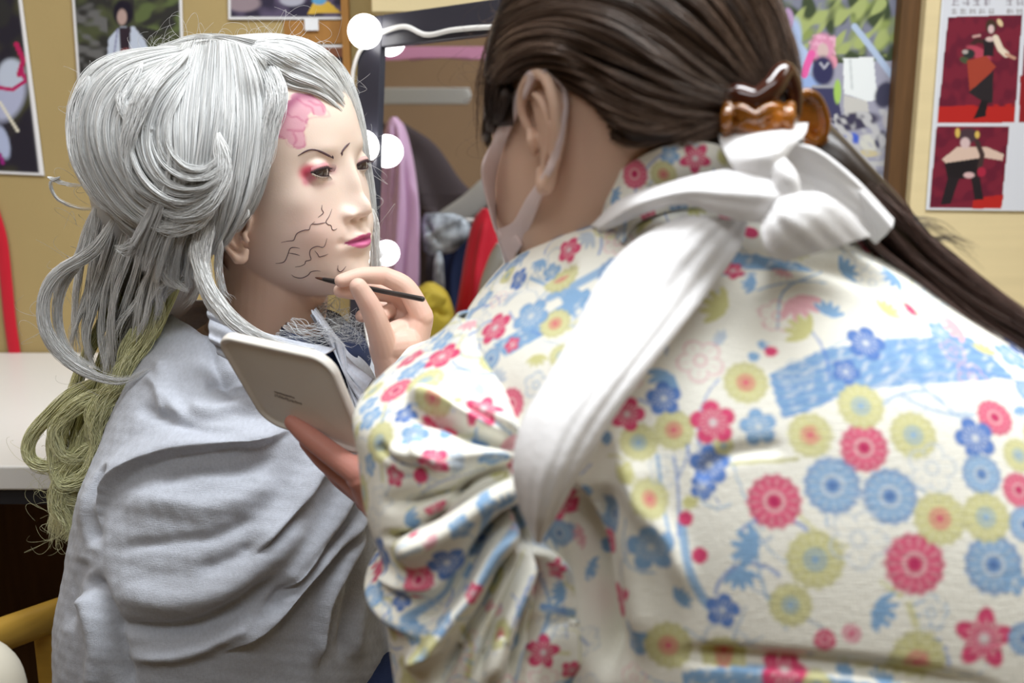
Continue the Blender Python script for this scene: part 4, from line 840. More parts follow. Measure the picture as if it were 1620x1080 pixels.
# fall behind the neck
E = [[(160, 300, .93), (138, 370, .93), (122, 440, .93), (112, 500, .93), (118, 560, .93)], [(200, 330, .92), (185, 400, .92), (165, 470, .92), (150, 530, .92), (155, 590, .92)],
     [(245, 340, .90), (232, 410, .905), (212, 470, .91), (195, 530, .915), (190, 580, .92)], [(290, 350, .89), (278, 410, .89), (262, 455, .895), (240, 500, .905)], [(325, 360, .885), (312, 410, .885), (305, 445, .885), (290, 475, .89)]]
sheet(hw, E, 3200, .03, .00038, (.88, .89, .88), clump=.3, K=20, seed=6, wob=.006, ends=.45)
LK = [([(185, 340, .905), (150, 395, .905), (95, 430, .905), (70, 470, .905), (72, 520, .905), (100, 562, .905), (145, 592, .90), (195, 602, .895), (238, 582, .89)], 190, (.006, .0055, .006, .005), .5),
      ([(150, 330, .91), (130, 400, .91), (98, 450, .915), (92, 510, .915), (112, 555, .91), (160, 585, .905)], 90, (.006, .005, .004), .6),
      ([(95, 280, .93), (80, 290, .93), (92, 315, .93), (130, 330, .92), (180, 325, .91)], 14, .002, .5), ([(75, 280, .93), (110, 292, .93), (150, 290, .92)], 10, .002, .5),
      ([(310, 370, .87), (314, 410, .865), (330, 455, .858), (362, 500, .85), (402, 530, .842), (452, 548, .838), (500, 552, .84)], 200, (.008, .006, .006, .005, .003), .6),
      ([(335, 340, .872), (322, 390, .868), (322, 440, .862), (340, 490, .856), (372, 525, .848)], 120, (.006, .007, .006), .6),
      ([(350, 380, .88), (345, 420, .885), (352, 460, .885), (366, 480, .885)], 30, .004, .9), ([(280, 360, .87), (262, 400, .875), (268, 440, .88), (300, 462, .88)], 140, (.008, .008, .005), .7),
      ([(250, 350, .868), (225, 380, .872), (200, 395, .88), (180, 390, .885)], 110, (.008, .007, .004), .7), ([(340, 320, .866), (310, 350, .86), (270, 362, .86), (225, 352, .865)], 150, (.005, .007, .005), .7),
      ([(345, 210, .868), (352, 270, .862), (330, 318, .856), (290, 340, .855), (245, 332, .86)], 200, (.006, .009, .007), .6), ([(225, 100, .90), (196, 150, .885), (205, 190, .875), (245, 205, .87)], 90, (.005, .006, .004), .6),
      ([(300, 78, .93), (240, 130, .88), (212, 190, .868), (198, 250, .865), (212, 310, .862)], 160, (.006, .008, .006), .6), ([(140, 120, .915), (120, 180, .91), (128, 260, .90), (165, 320, .895), (190, 345, .893)], 170, (.006, .008, .006), .6),
      ([(405, 82, .955), (425, 110, .92), (438, 150, .90), (428, 200, .893), (420, 255, .888), (402, 305, .885)], 190, (.005, .009, .006), .4),
      ([(392, 330, .887), (372, 352, .885), (356, 378, .887)], 60, (.005, .005, .003), .6),
      ([(588, 330, 1.0), (592, 380, 1.0), (593, 440, 1.0), (585, 490, 1.0), (560, 515, .99)], 60, (.006, .005, .006), .8)]
for i, (g_, n_, r_, fr_) in enumerate(LK): lock(hw, g_, int(n_*1.3), (tuple(r_[:-1])+(.0012,)) if hasattr(r_, '__len__') else r_, .00032, (.86, .87, .87), k=32, seed=40+i, flat=.45, fray=fr_, wav=.12, ends=.6)
# tangled wisps in front of the chest
for i in range(7):
    r = random.Random(i+3); x0, y0 = r.uniform(480, 560), r.uniform(488, 505); pts = [(x0, y0, .97)]
    for j in range(5): x0 += r.uniform(4, 20); y0 += r.uniform(-8, 22); pts.append((min(x0, 602), min(y0, 575), .985))
    lock(hw, pts, 11, .008, .00018, (.66, .68, .70), k=26, seed=90+i, fray=2.0, wav=.7, ends=.5)
for i in range(5):
    lock(hw, [(460-i*6, 505+i*6, .88), (490, 520+i*5, .875), (525, 512+i*7, .87), (560, 520+i*6, .87), (585, 500+i*9, .88)], 8, .005, .00018, (.7, .72, .74), k=26, seed=120+i, fray=2, wav=.5, ends=.5)
# flyaways round the crown and edges
def fly(h, n, box_, col, seed, R=.0002, size=.02, Y=.97):
    rng = np.random.default_rng(seed); k = 16; t = np.linspace(0, 1, k)
    for i in range(n):
        a, b = rng.uniform(0, 1), 0; ln = spl(box_, 50); p = P(*ln[int(a*49)]); ph = rng.uniform(0, 6.28, 3); q = rng.uniform(.4, 1.2)*size
        pts = p+np.stack([q*np.sin(t*rng.uniform(2, 6)+ph[0])-q*math.sin(ph[0])+rng.normal(0, .5)*size*t, q*.5*np.sin(t*4+ph[1])-q*.5*math.sin(ph[1]), q*np.sin(t*rng.uniform(2, 5)+ph[2])-q*math.sin(ph[2])+rng.uniform(-.2, .6)*size*t], -1)
        h.add(*strands_mesh(pts[None], np.full((1, k), R)*(1-.6*t), np.tile(np.array(col), (1, k, 1))))
fly(hw, 90, [(220, 92, .97), (270, 80, .98), (330, 64, .99), (400, 64, 1.0), (470, 60, 1.0), (530, 100, 1.0)], (.62, .62, .62), 3, size=.013)
fly(hw, 40, [(540, 110, 1.0), (562, 170, 1.01), (580, 260, 1.02), (590, 350, 1.02), (592, 430, 1.02)], (.62, .62, .62), 4, size=.010)
fly(hw, 50, [(225, 90, .95), (140, 120, .93), (112, 200, .92), (130, 300, .92), (100, 430, .92), (70, 520, .92), (140, 600, .92)], (.62, .62, .62), 5, size=.012)
hw.build('silver_wig', M['silver_hair'], per1)
# green ponytail of the wig
hg = Hair()
G = [[(212, 400, .950), (200, 440, .950), (185, 480, .950), (160, 520, .955), (135, 590, .955), (110, 680, .955), (95, 760, .955)], [(205, 420, .955), (165, 500, .955), (130, 580, .955), (108, 650, .955), (100, 720, .955), (92, 800, .955), (88, 850, .955)], [(235, 420, .945), (205, 500, .945), (170, 580, .945), (145, 650, .945), (128, 720, .945), (112, 790, .945), (98, 860, .945)],
     [(262, 430, .935), (245, 500, .935), (212, 580, .935), (185, 640, .935), (160, 700, .94), (135, 760, .945), (115, 820, .945)], [(285, 450, .93), (262, 510, .93), (240, 570, .935), (215, 620, .94), (185, 670, .945), (150, 730, .95)]]
sheet(hg, G, 2600, .03, .00036, GR, GR2, clump=.4, K=20, seed=21, wob=.007, ends=.6)
for i, (g_, n_, r_) in enumerate([
      ([(150, 600, .935), (95, 640, .93), (50, 690, .93), (48, 725, .93), (80, 738, .93), (120, 715, .93), (130, 680, .93)], 150, (.007, .006, .007)), ([(170, 620, .93), (125, 640, .925), (88, 680, .925), (100, 720, .925), (140, 725, .925)], 120, (.007, .007, .005)),
      ([(190, 600, .93), (150, 650, .925), (160, 700, .925), (140, 750, .925), (100, 765, .925), (85, 740, .925)], 150, (.008, .009, .005)), ([(150, 700, .93), (110, 740, .93), (90, 790, .93), (110, 830, .93), (98, 855, .93)], 160, (.009, .009, .005)),
      ([(210, 520, .925), (200, 600, .925), (165, 640, .92), (150, 690, .925), (165, 730, .93)], 160, (.010, .010, .005)), ([(120, 650, .93), (85, 700, .93), (100, 780, .93), (140, 800, .935), (130, 850, .94)], 80, (.007, .007, .004)),
      ([(255, 470, .92), (225, 540, .92), (190, 600, .92), (180, 660, .925)], 160, (.009, .010, .006))]):
    lock(hg, g_, n_, r_, .00042, GR2, (.95, .95, .60), k=34, seed=60+i, fray=.7, wav=.2, ends=.8)
fly(hg, 70, [(60, 680, .93), (50, 740, .93), (85, 800, .93), (90, 860, .93), (110, 760, .93), (60, 700, .93)], (.60, .58, .35), 8, size=.014)
hg.build('green_ponytail', M['silver_hair'], per1)
# ================================================================ the person in the floral robe
AC = P(846, 200, .640)+np.array([.055, .047, 0]); AR = rotm(math.radians(135), math.radians(-2), math.radians(0))
per2 = thing('person', 'person seen from behind in a floral robe with white sash, painting a cheek', 'person', (.25, .62, 0))
def a2w(L): return np.asarray(L)@AR.T+AC
SK2 = np.array([.70, .47, .355])
parts = [(a2w(HV), HF)]
for sg in (1, -1): parts += [(a2w(V), F) for V, F in ear_parts(sg, .04, 1.16, at=(.002, .072, -.008))]
parts.append(tube([a2w([-.030, 0, -.03]), P(905, 300, .72), P(945, 400, .725), P(985, 470, .71)], [.057, .053, .058, .07], n=24, ns=40))
parts.append(tube([a2w([.055, 0, -.100]), a2w([.015, 0, -.105]), P(880, 400, .73)], [.022, .032, .035], n=12, ns=24))
V1b, F1b = fuse(parts, .0013, 4, .5)
treeA = bvh(V1b, F1b)
# right hand with the brush; forearm runs behind the sleeve
def fin(pts, r, n=26): return tube(PV(pts), r, n=n, ns=16)
hand = [fin([(608, 552, .884), (600, 522, .872), (585, 484, .862), (567, 454, .858)], [.0130, .0112, .0096, .0080]), fin([(620, 548, .888), (640, 545, .893)], [.015, .016]),            # thumb
        fin([(668, 500, .905), (642, 455, .905), (608, 436, .903)], [.0105, .0095, .0085]), fin([(608, 436, .903), (572, 436, .893), (540, 444, .884)], [.0085, .0076, .0062]),
        fin([(668, 512, .922), (632, 470, .925), (598, 462, .92)], [.0100, .0090, .0082]), fin([(598, 462, .92), (566, 462, .905), (538, 460, .893)], [.0082, .0074, .0062]),
        fin([(666, 525, .938), (625, 490, .945), (598, 488, .94)], [.0098, .0088, .008]), fin([(598, 488, .94), (582, 496, .92), (572, 500, .905)], [.008, .0072, .006]), fin([(615, 492, .918), (607, 497, .905), (601, 500, .897)], [.007, .0068, .006]),
        fin([(660, 540, .948), (622, 515, .955), (602, 512, .945)], [.009, .008, .0072]), fin([(602, 512, .945), (596, 520, .925), (606, 526, .915)], [.0072, .0068, .006]),
        tube(PV([(664, 505, .912), (650, 540, .91), (640, 580, .905), (655, 620, .89)]), [.013, .017, .019, .021], n=20, ns=20, flat=1.3, up=(0, 1, 0)),
        tube(PV([(640, 500, .93), (632, 535, .925), (632, 575, .915)]), [.012, .016, .018], n=16, ns=20, flat=1.2, up=(0, 1, 0)),
        tube(PV([(606, 552, .885), (622, 580, .89), (645, 620, .885)]), [.013, .016, .019], n=16, ns=20),
        tube(PV([(618, 528, .89), (640, 520, .905), (660, 512, .912)]), [.010, .011, .011], n=12, ns=16),
        tube(PV([(632, 580, .905), (655, 630, .88), (700, 700, .82), (760, 760, .76)]), [.024, .024, .030, .036], n=20, ns=24)]
V3, F3 = fuse(hand, .00095, 4, .5)
# left hand under the palette
hand2 = [fin([(462, 668, .752), (488, 690, .742), (530, 722, .728), (572, 752, .712)], [.0062, .0082, .0092, .0105]),
         fin([(486, 700, .765), (515, 728, .755), (550, 755, .742), (590, 790, .72)], [.0065, .0085, .0095, .0105]), fin([(506, 720, .785), (535, 752, .775), (565, 775, .76), (600, 800, .735)], [.0062, .008, .009, .010]),
         fin([(540, 745, .80), (565, 775, .785), (600, 805, .755)], [.006, .0075, .0085]),
         fin([(560, 665, .765), (590, 700, .75), (618, 740, .735)], [.0075, .009, .0115]),
         tube(PV([(575, 750, .72), (600, 770, .725), (640, 790, .72)]), [.014, .021, .024], n=14, ns=20, flat=1.5, up=(0, 1, 0)), tube(PV([(590, 785, .745), (630, 800, .735), (660, 800, .72)]), [.015, .021, .024], n=14, ns=20),
         tube(PV([(620, 780, .73), (700, 800, .70), (780, 780, .66)]), [.025, .027, .034], n=16, ns=20)]
V4, F4 = fuse(hand2, .0011, 4, .5)
low = [tube([P(1050, 420, .75), P(1180, 600, .70), P(1300, 900, .64), (.30, .62, .62), (.30, .64, .54)], [.075, .12, .12, .11, .12], n=24, ns=24),
       tube([P(930, 500, .72), P(860, 560, .69), P(790, 700, .66), P(770, 780, .67)], [.05, .042, .036, .034], n=20, ns=18), tube([P(1250, 560, .78), P(1000, 640, .82), P(760, 760, .76)], [.055, .042, .036], n=20, ns=18),
       tube([(.28, .62, .52), (.24, .86, .52), (.23, .98, .50), (.23, .98, .08)], [.08, .07, .05, .038], n=24, ns=16), tube([(.34, .66, .52), (.38, .90, .52), (.39, .98, .50), (.39, .98, .08)], [.08, .07, .05, .038], n=24, ns=16),
       tube([(.23, .98, .045), (.23, 1.05, .035)], [.035, .028], n=8, ns=12), tube([(.39, .98, .045), (.39, 1.05, .035)], [.035, .028], n=8, ns=12)]
V2, F2 = fuse(low, .008, 3)
def skin2(V, base, red=0.0):
    n_ = hashn(V*60, 3)[:, None]*.03; return np.clip(np.tile(base, (len(V), 1))*(1+n_), 0, 1)
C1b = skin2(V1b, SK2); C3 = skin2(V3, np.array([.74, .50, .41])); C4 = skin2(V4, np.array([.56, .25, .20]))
q = proj(V3); kn = sum(np.exp(-(((q[:, 0]-x)/14)**2+((q[:, 1]-y)/12)**2)) for x, y in [(606, 434), (668, 492), (583, 484), (664, 515)])
C3 = C3*(1-.25*np.clip(kn, 0, 1)[:, None])+np.array([.70, .36, .30])*.25*np.clip(kn, 0, 1)[:, None]
Vb, Fb = join([(V1b, F1b), (V3, F3), (V4, F4), (V2, F2)]); mk('body', Vb, Fb, M['skin'], per2, np.vstack([C1b, C3, C4, np.tile(SK2, (len(V2), 1))]))
for n_, pts in [('thumbnail', [(572, 458), (566, 449)])]:
    pass

# ---------------------------------------------------------------- brush and palette
br = thing('makeup_brush', 'thin black makeup brush held against the painted cheek', 'brush', tuple(P(590, 458, .88)))
b0, b1 = P(499, 438, .905), P(668, 473, .845); dirb = (b1-b0)/np.linalg.norm(b1-b0); Lb = np.linalg.norm(b1-b0)
p_on, n_on = hit(tree1, 499, 438)
if p_on is not None: b0 = p_on+n_on*.001; dirb = (b1-b0)/np.linalg.norm(b1-b0); Lb = np.linalg.norm(b1-b0)
V, F = tube([b0+dirb*.012, b0+dirb*.03, b0+dirb*.055, b1], [.0019, .0026, .0022, .0024], n=40, ns=16); me = clean(V.tolist(), F.tolist()); finish(me, M['brush']); link('handle', me, br)
V, F = tube([b0, b0+dirb*.005, b0+dirb*.013], [.0004, .0013, .0018], n=12, ns=12); me = clean(V.tolist(), F.tolist()); finish(me, M['bristle']); link('bristles', me, br)

pal = thing('palette', 'flat cream rounded makeup palette with tiny printing, held below the chin', 'palette', tuple(P(470, 620, .76)))
cr = [P(338, 526, .735), P(522, 566, .705), P(586, 722, .730), P(420, 664, .775)]
n1_ = np.cross(cr[1]-cr[0], cr[3]-cr[0]); n1_ /= np.linalg.norm(n1_)
if n1_[1] > 0: n1_ = -n1_
def pal_pt(s, t): return (1-t)*((1-s)*cr[0]+s*cr[1])+t*((1-s)*cr[3]+s*cr[2])
def rr_loop(inset, n=12, r=.17):
    pts = []
    for cx, cy, a0 in [(1-r, 1-r, 0), (r, 1-r, 90), (r, r, 180), (1-r, r, 270)]:
        for i in range(n+1):
            a_ = math.radians(a0+90*i/n); pts.append((cx+(r-inset)*math.cos(a_), cy+(r-inset)*math.sin(a_)))
    return pts
rings = []
for inset, h in [(.165, .0005), (.10, .0005), (.055, .0005), (.045, .0008), (.03, .0022), (.012, .003), (.002, .0012), (0, -.002), (.006, -.005), (.02, -.006), (.10, -.006), (.165, -.006)]:
    rings.append([pal_pt(s, t)+n1_*h for s, t in rr_loop(inset)])
R_ = np.array(rings); k_ = R_.shape[1]; V = R_.reshape(-1, 3); F = gridF(len(rings), k_, True); c1, c2 = len(V), len(V)+1
V = np.vstack([V, R_[0].mean(0), R_[-1].mean(0)]); i = np.arange(k_); j = (i+1) % k_
F = np.vstack([F, np.stack([j, i, np.full(k_, c1), np.full(k_, c1)], -1), np.stack([(len(rings)-1)*k_+i, (len(rings)-1)*k_+j, np.full(k_, c2), np.full(k_, c2)], -1)])
me = clean(V.tolist(), F.tolist()); finish(me, M['palette']); link('plate', me, pal)
pt_ = bvh(V, F); ink = []
def strokes(x0, y0, x1, y1, n, h, seed):
    r = random.Random(seed)
    for i in range(n):
        t = (i+.5)/n; x = x0+(x1-x0)*t; y = y0+(y1-y0)*t
        for a_, b_ in [((r.uniform(-1.2, 0), -h), (r.uniform(0, 1.2), h)), ((-1.2, r.uniform(-h, h)), (1.2, r.uniform(-h, h)+.5))]:
            p, nn = hit(pt_, x+a_[0], y+a_[1]); q_, n2 = hit(pt_, x+b_[0], y+b_[1])
            if p is not None and q_ is not None: ink.append(tube([p+nn*.0001, q_+n2*.0001], .00016, n=3, ns=6))
strokes(434, 619, 466, 629, 13, 1.0, 3); strokes(434, 624, 478, 639, 14, 1.9, 5)
if ink: V, F = join(ink); mk('printed_text', V, F, M['dark_paint'], pal)

# ---------------------------------------------------------------- face mask
def onA(x, y, Yd, off=.0015):
    p, n = hit(treeA, x, y)
    if p is None or p[1] > Yd+.03: return (x, y, Yd)
    return (x, y, min(p[1]-off-.0005, Yd+.02))
def rib_on(name, L_, R_, mat, parent, Y0, Y1, **kw):
    a_ = spl(L_, 40); b_ = spl(R_, 40); Ys = np.linspace(Y0, Y1, 40)
    A_ = np.array([onA(x, y, Y) for (x, y), Y in zip(a_, Ys)]); B_ = np.array([onA(x, y, Y) for (x, y), Y in zip(b_, Ys)])
    for Z in (A_, B_): Z[:, 2] = np.convolve(np.pad(Z[:, 2], 4, 'edge'), np.ones(9)/9, 'valid')-.001
    return ribbon(name, A_, B_, mat, parent, **kw)
mk_o = rib_on('mask_strap', [(838, 112), (824, 128), (801, 175), (781, 220), (763, 265), (770, 314), (783, 362), (794, 395), (803, 424)], [(848, 120), (834, 148), (817, 183), (796, 236), (783, 282), (783, 326), (788, 362), (812, 366), (826, 388)], M['mask'], per2, .640, .695, bulge=.0012, nv=14, bul_dir=(-.3, -.9, 0))
rib_on('mask_strap', [(858, 113), (884, 134), (892, 163), (886, 204), (874, 244), (857, 281), (834, 314), (813, 350), (786, 363)], [(864, 109), (891, 130), (898, 163), (893, 206), (883, 248), (868, 284), (850, 330), (836, 366), (806, 424)], M['mask'], per2, .628, .692, bulge=.0010, nv=12, bul_dir=(-.1, -1, 0))

# ---------------------------------------------------------------- robe: back, sleeve, collar, right sleeve
BASE = np.array([.90, .885, .80])
PK, PKD = np.array([.72, .075, .19]), np.array([.50, .03, .12]); BL_, BLD = np.array([.26, .44, .68]), np.array([.09, .18, .45]); YL, YLD = np.array([.66, .64, .30]), np.array([.52, .50, .22]); LPK = np.array([.80, .45, .50]); GY = np.array([.55, .62, .70])
def flower(V, N, C, p, n, R, kind, rng):
    d = V-p; dn = d@n; m = np.nonzero((np.einsum('ij,ij->i', d, d) < (R*1.5)**2)&(np.abs(dn) < R*.8)&((N@n) > .1))[0]
    if len(m) == 0: return
    a = np.cross(n, [.1, .2, 1]); a /= np.linalg.norm(a); b = np.cross(n, a); d = d[m]; r0 = rng.uniform(0, 6.28)
    x, y = d@a, d@b; r = np.hypot(x, y)/R; f = np.arctan2(y, x)+r0; cols = {'p': (PK, PKD), 'b': (BL_, BLD), 'n': (BLD*1.25, BLD*.8), 'y': (YL, YLD), 'l': (LPK, PK), 'g': (GY, BL_)}[kind[0]]
    c = C[m].copy(); k = kind[1]; sm = lambda v: np.clip(v*9, 0, 1)[:, None]
    if k == 'm':
        e = 1+.05*np.cos(14*f); body = sm(e-r); st = np.clip(.5+.5*np.cos(14*f), 0, 1)[:, None]*np.clip((r-.3)*3, 0, 1)[:, None]
        col = cols[0]*(1-.30*st)+.30*st*(BASE*.95); ring = np.exp(-((r-.88)/.09)**2)[:, None]; col = col*(1-.5*ring)+cols[1]*.5*ring
        cc = np.exp(-(r/.22)**2)[:, None]; ctr = (BASE if kind[0] in 'pb' else (PK if rng.random() < .5 else BL_)); r2 = np.exp(-((r-.33)/.07)**2)[:, None]
        col = col*(1-.6*r2)+ctr*.6*r2; col = col*(1-cc)+(cols[1] if kind[0] != 'y' else ctr)*cc; c = c*(1-body)+col*body
    elif k in 'fs':
        e = .62+.38*np.abs(np.cos(2.5*f))**(.6 if k == 'f' else 1.6); body = sm(e-r); stam = (np.exp(-((r-.45)/.12)**2)*np.clip(np.cos(15*f)*2, 0, 1))[:, None]
        col = cols[0]+0*r[:, None]; ring = np.exp(-((e-r-.05)/.07)**2)[:, None]; col = col*(1-.45*ring)+cols[1]*.45*ring; col = col*(1-.55*stam)+BASE*.55*stam
        cc = np.exp(-(r/.20)**2)[:, None]; col = col*(1-cc)+(BASE*.6+GY*.4)*cc; c = c*(1-body)+col*body
    elif k == 'o':
        e = .62+.38*np.abs(np.cos(2.5*f))**.6; ln = (np.exp(-((e-r-.05)/.06)**2)+np.exp(-((r-.25)/.06)**2)+.6*np.exp(-((r-.6)/.2)**2)*np.clip(np.cos(10*f)*3-2, 0, 1)); ln = np.clip(ln, 0, 1)[:, None]*.75; c = c*(1-ln)+cols[0]*ln
    elif k == 'd': body = sm(1-r); c = c*(1-body)+cols[0]*body
    elif k == 'w':                       # leaf spray
        g_ = np.zeros(len(r))
        for j_ in range(5):
            an = (j_-2)*.5; u = x*math.cos(an+r0)+y*math.sin(an+r0); v = -x*math.sin(an+r0)+y*math.cos(an+r0); g_ = np.maximum(g_, np.clip((1-((u/R-.5)/.5)**2-(v/R/.16)**2)*4, 0, 1))
        g_ = g_[:, None]; c = c*(1-g_)+cols[0]*g_
    C[m] = c
def stroke(V, C, pts3, wd, col, alpha=.9):
    P3 = np.array(pts3); lo, hi = P3.min(0)-wd*2, P3.max(0)+wd*2; m = np.nonzero(((V > lo)&(V < hi)).all(1))[0]
    if len(m) == 0: return
    best = np.full(len(m), 9.0)
    for i in range(len(P3)-1):
        a, b = P3[i], P3[i+1]; d = b-a; t = np.clip(((V[m]-a)@d)/(d@d+1e-12), 0, 1); best = np.minimum(best, np.linalg.norm(V[m]-a-t[:, None]*d, axis=1))
    k = (np.clip((wd-best)/wd*3, 0, 1)*alpha)[:, None]; C[m] = C[m]*(1-k)+np.array(col)*k
def pattern(V, F, flowers, lines, polys, seed, nfill, fillr=(.006, .011)):
    C = np.tile(BASE, (len(V), 1)); N = vnormals(V, F); cam_v = V-np.array([0, 0, CAMZ]); 
    sgn = np.sign(-np.einsum('ij,ij->i', N, cam_v).sum()); N = N*sgn; tree = bvh(V, F); rng = np.random.default_rng(seed); done = []
    Q = proj(V); face = np.einsum('ij,ij->i', N, cam_v) < 0
    for poly, kind in polys:
        m = inpoly(Q, poly)&face; st = .5+.5*np.sin((Q[:, 1]*.95+Q[:, 0]*.12)*.45+2*hashn(Q/22, 3)); sp_ = np.clip(hashn(Q/5, 9)*2-.4, 0, 1)[:, None]
        base = {'band': BL_*.95, 'blue': BL_, 'navy': BLD, 'yel': YL, 'olive': YLD*.7}[kind]; col = base*(1-.35*st[:, None])+.35*st[:, None]*(BLD*1.3 if kind == 'band' else base*.8); col = col*(1-.5*sp_)+BASE*.5*sp_; C[m] = col[m]
    for ln, w_, col in lines:
        pts = [];
        for x, y in spl(ln, max(6, len(ln)*5)):
            p, n = hit(tree, x, y)
            if p is not None: pts.append(p)
        if len(pts) > 1: stroke(V, C, pts, w_, col)
    for x, y, rp, kind in flowers:
        p, n = hit(tree, x, y)
        if p is None: continue
        R = rp*np.linalg.norm(p-np.array([0, 0, CAMZ]))/FPX; done.append((p, R)); fl_.append((p, n, R, kind))
    for _ in range(int(nfill*.5)):
        i = int(rng.integers(0, len(V))); p = V[i].copy(); n = N[i]; t = np.cross(n, rng.normal(size=3)); t /= np.linalg.norm(t)+1e-9; pts = [p]
        bend = rng.normal(0, .35)
        for s_ in range(6):
            t = t*math.cos(bend)+np.cross(n, t)*math.sin(bend); q_ = pts[-1]+t*.007; l_, n2, _i, _d = tree.find_nearest(Vector(q_)); pts.append(np.array(l_))
        stroke(V, C, pts, rng.uniform(.0005, .0013), [BL_, GY, YL, BLD*1.4, BL_][rng.integers(5)], .7)
    kinds = ['bf', 'nf', 'ym', 'bo', 'lo', 'gw', 'bw', 'yw', 'pf', 'lw', 'go', 'pd', 'bd', 'ym', 'bm', 'bf', 'pm', 'go']
    idx = rng.integers(0, len(V), nfill*6); cnt = 0
    for i in idx:
        if cnt >= nfill: break
        p = V[i]; R = rng.uniform(*fillr)
        if any(np.dot(p-a, p-a) < ((R+b)*.80)**2 for a, b in done): continue
        done.append((p, R)); cnt += 1; kd = kinds[rng.integers(len(kinds))]; flower(V, N, C, p, N[i], R*(.45 if kd[1] == 'd' else 1), kd, rng)
    for p, n, R, kind in fl_: flower(V, N, C, p, n, R, kind, rng)
    fl_.clear(); return C
fl_ = []
# the back
rows = [(262, 1000, 1165, .640, .12), (300, 945, 1235, .610, .17), (345, 893, 1330, .585, .21), (400, 818, 1415, .560, .25), (450, 768, 1480, .542, .27), (510, 728, 1570, .522, .28), (570, 722, 1655, .506, .28), (640, 735, 1720, .492, .28),
        (740, 780, 1790, .476, .27), (860, 820, 1840, .463, .26), (980, 840, 1870, .455, .25), (1090, 850, 1890, .452, .25), (1200, 860, 1900, .452, .25)]
V, F = loft(rows, 420, 760, 2.5, capends=False, front=.74)
V = folds(V, F, [([(898, 760), (922, 860), (938, 960), (962, 1085)], 14, -.022, 'x'), ([(1000, 700), (1010, 800), (1000, 900), (1020, 1060)], 34, .008, 'x'), ([(960, 760), (950, 850), (965, 950), (985, 1080)], 22, -.012, 'x'), ([(1060, 1035), (1200, 1042), (1400, 1062), (1600, 1100)], 12, -.010, 'x'), ([(1100, 760), (1150, 720), (1250, 705)], 14, -.003, 'x'),
                 ([(860, 400), (940, 380), (1050, 370), (1200, 400)], 14, .005, 'x'), ([(930, 640), (975, 700), (1000, 780), (1060, 860), (1090, 960)], 20, .006, 'x'), ([(1180, 400), (1300, 420), (1420, 460)], 14, -.004, 'x'), ([(780, 450), (840, 440), (920, 410)], 12, -.005, 'x')])
N = vnormals(V, F); V = V+N*(.0022*hashn(V*16, 8))[:, None]
fb = [(1225, 793, 43, 'pm'), (1367, 708, 38, 'pm'), (1447, 892, 46, 'pm'), (1574, 660, 29, 'pm'), (1612, 775, 26, 'pm'), (1317, 768, 45, 'bm'), (1408, 785, 43, 'bm'), (1572, 893, 44, 'bm'), (1543, 693, 34, 'nf'), (1553, 750, 31, 'bm'), (1200, 675, 31, 'bf'), (1030, 865, 40, 'bf'), (1122, 735, 34, 'nf'), (1112, 770, 22, 'nf'), (1622, 830, 26, 'bm'),
      (1282, 688, 36, 'ym'), (1362, 642, 37, 'ym'), (1445, 688, 37, 'ym'), (1290, 885, 45, 'ym'), (1487, 820, 40, 'ym'), (1560, 818, 37, 'ym'), (1180, 605, 36, 'ym'), (1066, 680, 33, 'ym'), (1010, 700, 32, 'ym'), (1612, 720, 26, 'ym'), (1145, 705, 16, 'ym'), (1358, 852, 46, 'go'), (1475, 740, 38, 'go'), (1500, 622, 36, 'go'), (1108, 570, 38, 'lo'),
      (1128, 668, 38, 'pf'), (1557, 1010, 46, 'ps'), (992, 655, 30, 'pf'), (1085, 820, 12, 'pd'), (1090, 795, 11, 'yd'), (1220, 556, 10, 'pd'), (1192, 564, 9, 'bd'), (1207, 545, 8, 'bd'), (1160, 428, 18, 'pf'), (1305, 1012, 17, 'pm'), (1347, 1002, 15, 'lm'), (1445, 488, 18, 'pw'), (1450, 1048, 42, 'ym'), (1060, 590, 38, 'bw'), (1050, 630, 30, 'nf'),
      (1200, 870, 44, 'bw'), (1170, 900, 34, 'bw'), (1255, 470, 46, 'lw'), (1230, 500, 30, 'lo'), (1310, 500, 30, 'bw'), (1400, 495, 28, 'yw'), (1280, 530, 40, 'yw'), (1150, 490, 44, 'yw'), (1520, 520, 36, 'lw'), (1560, 560, 26, 'yw'), (1210, 640, 0.1, 'yd'), (930, 500, 30, 'bw'), (900, 395, 24, 'pf'), (860, 410, 26, 'bw'), (960, 470, 26, 'go'), (790, 470, 22, 'lo'),
      (840, 500, 36, 'bf'), (740, 545, 22, 'bf'), (760, 510, 24, 'go'), (850, 560, 24, 'yw'), (905, 470, 18, 'bd'), (810, 545, 16, 'pf'), (1000, 300, 26, 'pm'), (1605, 920, 20, 'bf'), (1520, 940, 0.1, 'yd'), (1070, 950, 26, 'bw'), (990, 950, 22, 'pw'), (1620, 1010, 24, 'bm'), (980, 760, 30, 'yw'), (1050, 745, 26, 'go'), (1330, 430, 30, 'bw'), (1420, 440, 30, 'bw'), (1480, 560, 0.1, 'bw')]
lb = [([(1100, 800), (1110, 760), (1150, 735), (1240, 728), (1262, 725)], .0012, YLD), ([(1078, 830), (1090, 900), (1115, 950), (1145, 975)], .0030, BL_), ([(1150, 920), (1170, 880), (1220, 850)], .0014, GY), ([(1190, 930), (1280, 980), (1310, 1000)], .0009, GY), ([(1300, 430), (1240, 460), (1230, 520)], .0007, BL_), ([(1040, 720), (1050, 800), (1060, 850)], .0012, BL_), ([(1060, 520), (1080, 480), (1140, 460)], .0007, GY),
      ([(870, 470), (930, 440), (1000, 400)], .0040, BL_), ([(840, 440), (880, 460), (910, 500)], .0016, BL_), ([(900, 520), (960, 470), (1010, 440)], .0016, YL), ([(1180, 960), (1160, 1010), (1150, 1060)], .0010, GY), ([(1395, 920), (1440, 960), (1450, 1010)], .0009, YL)]
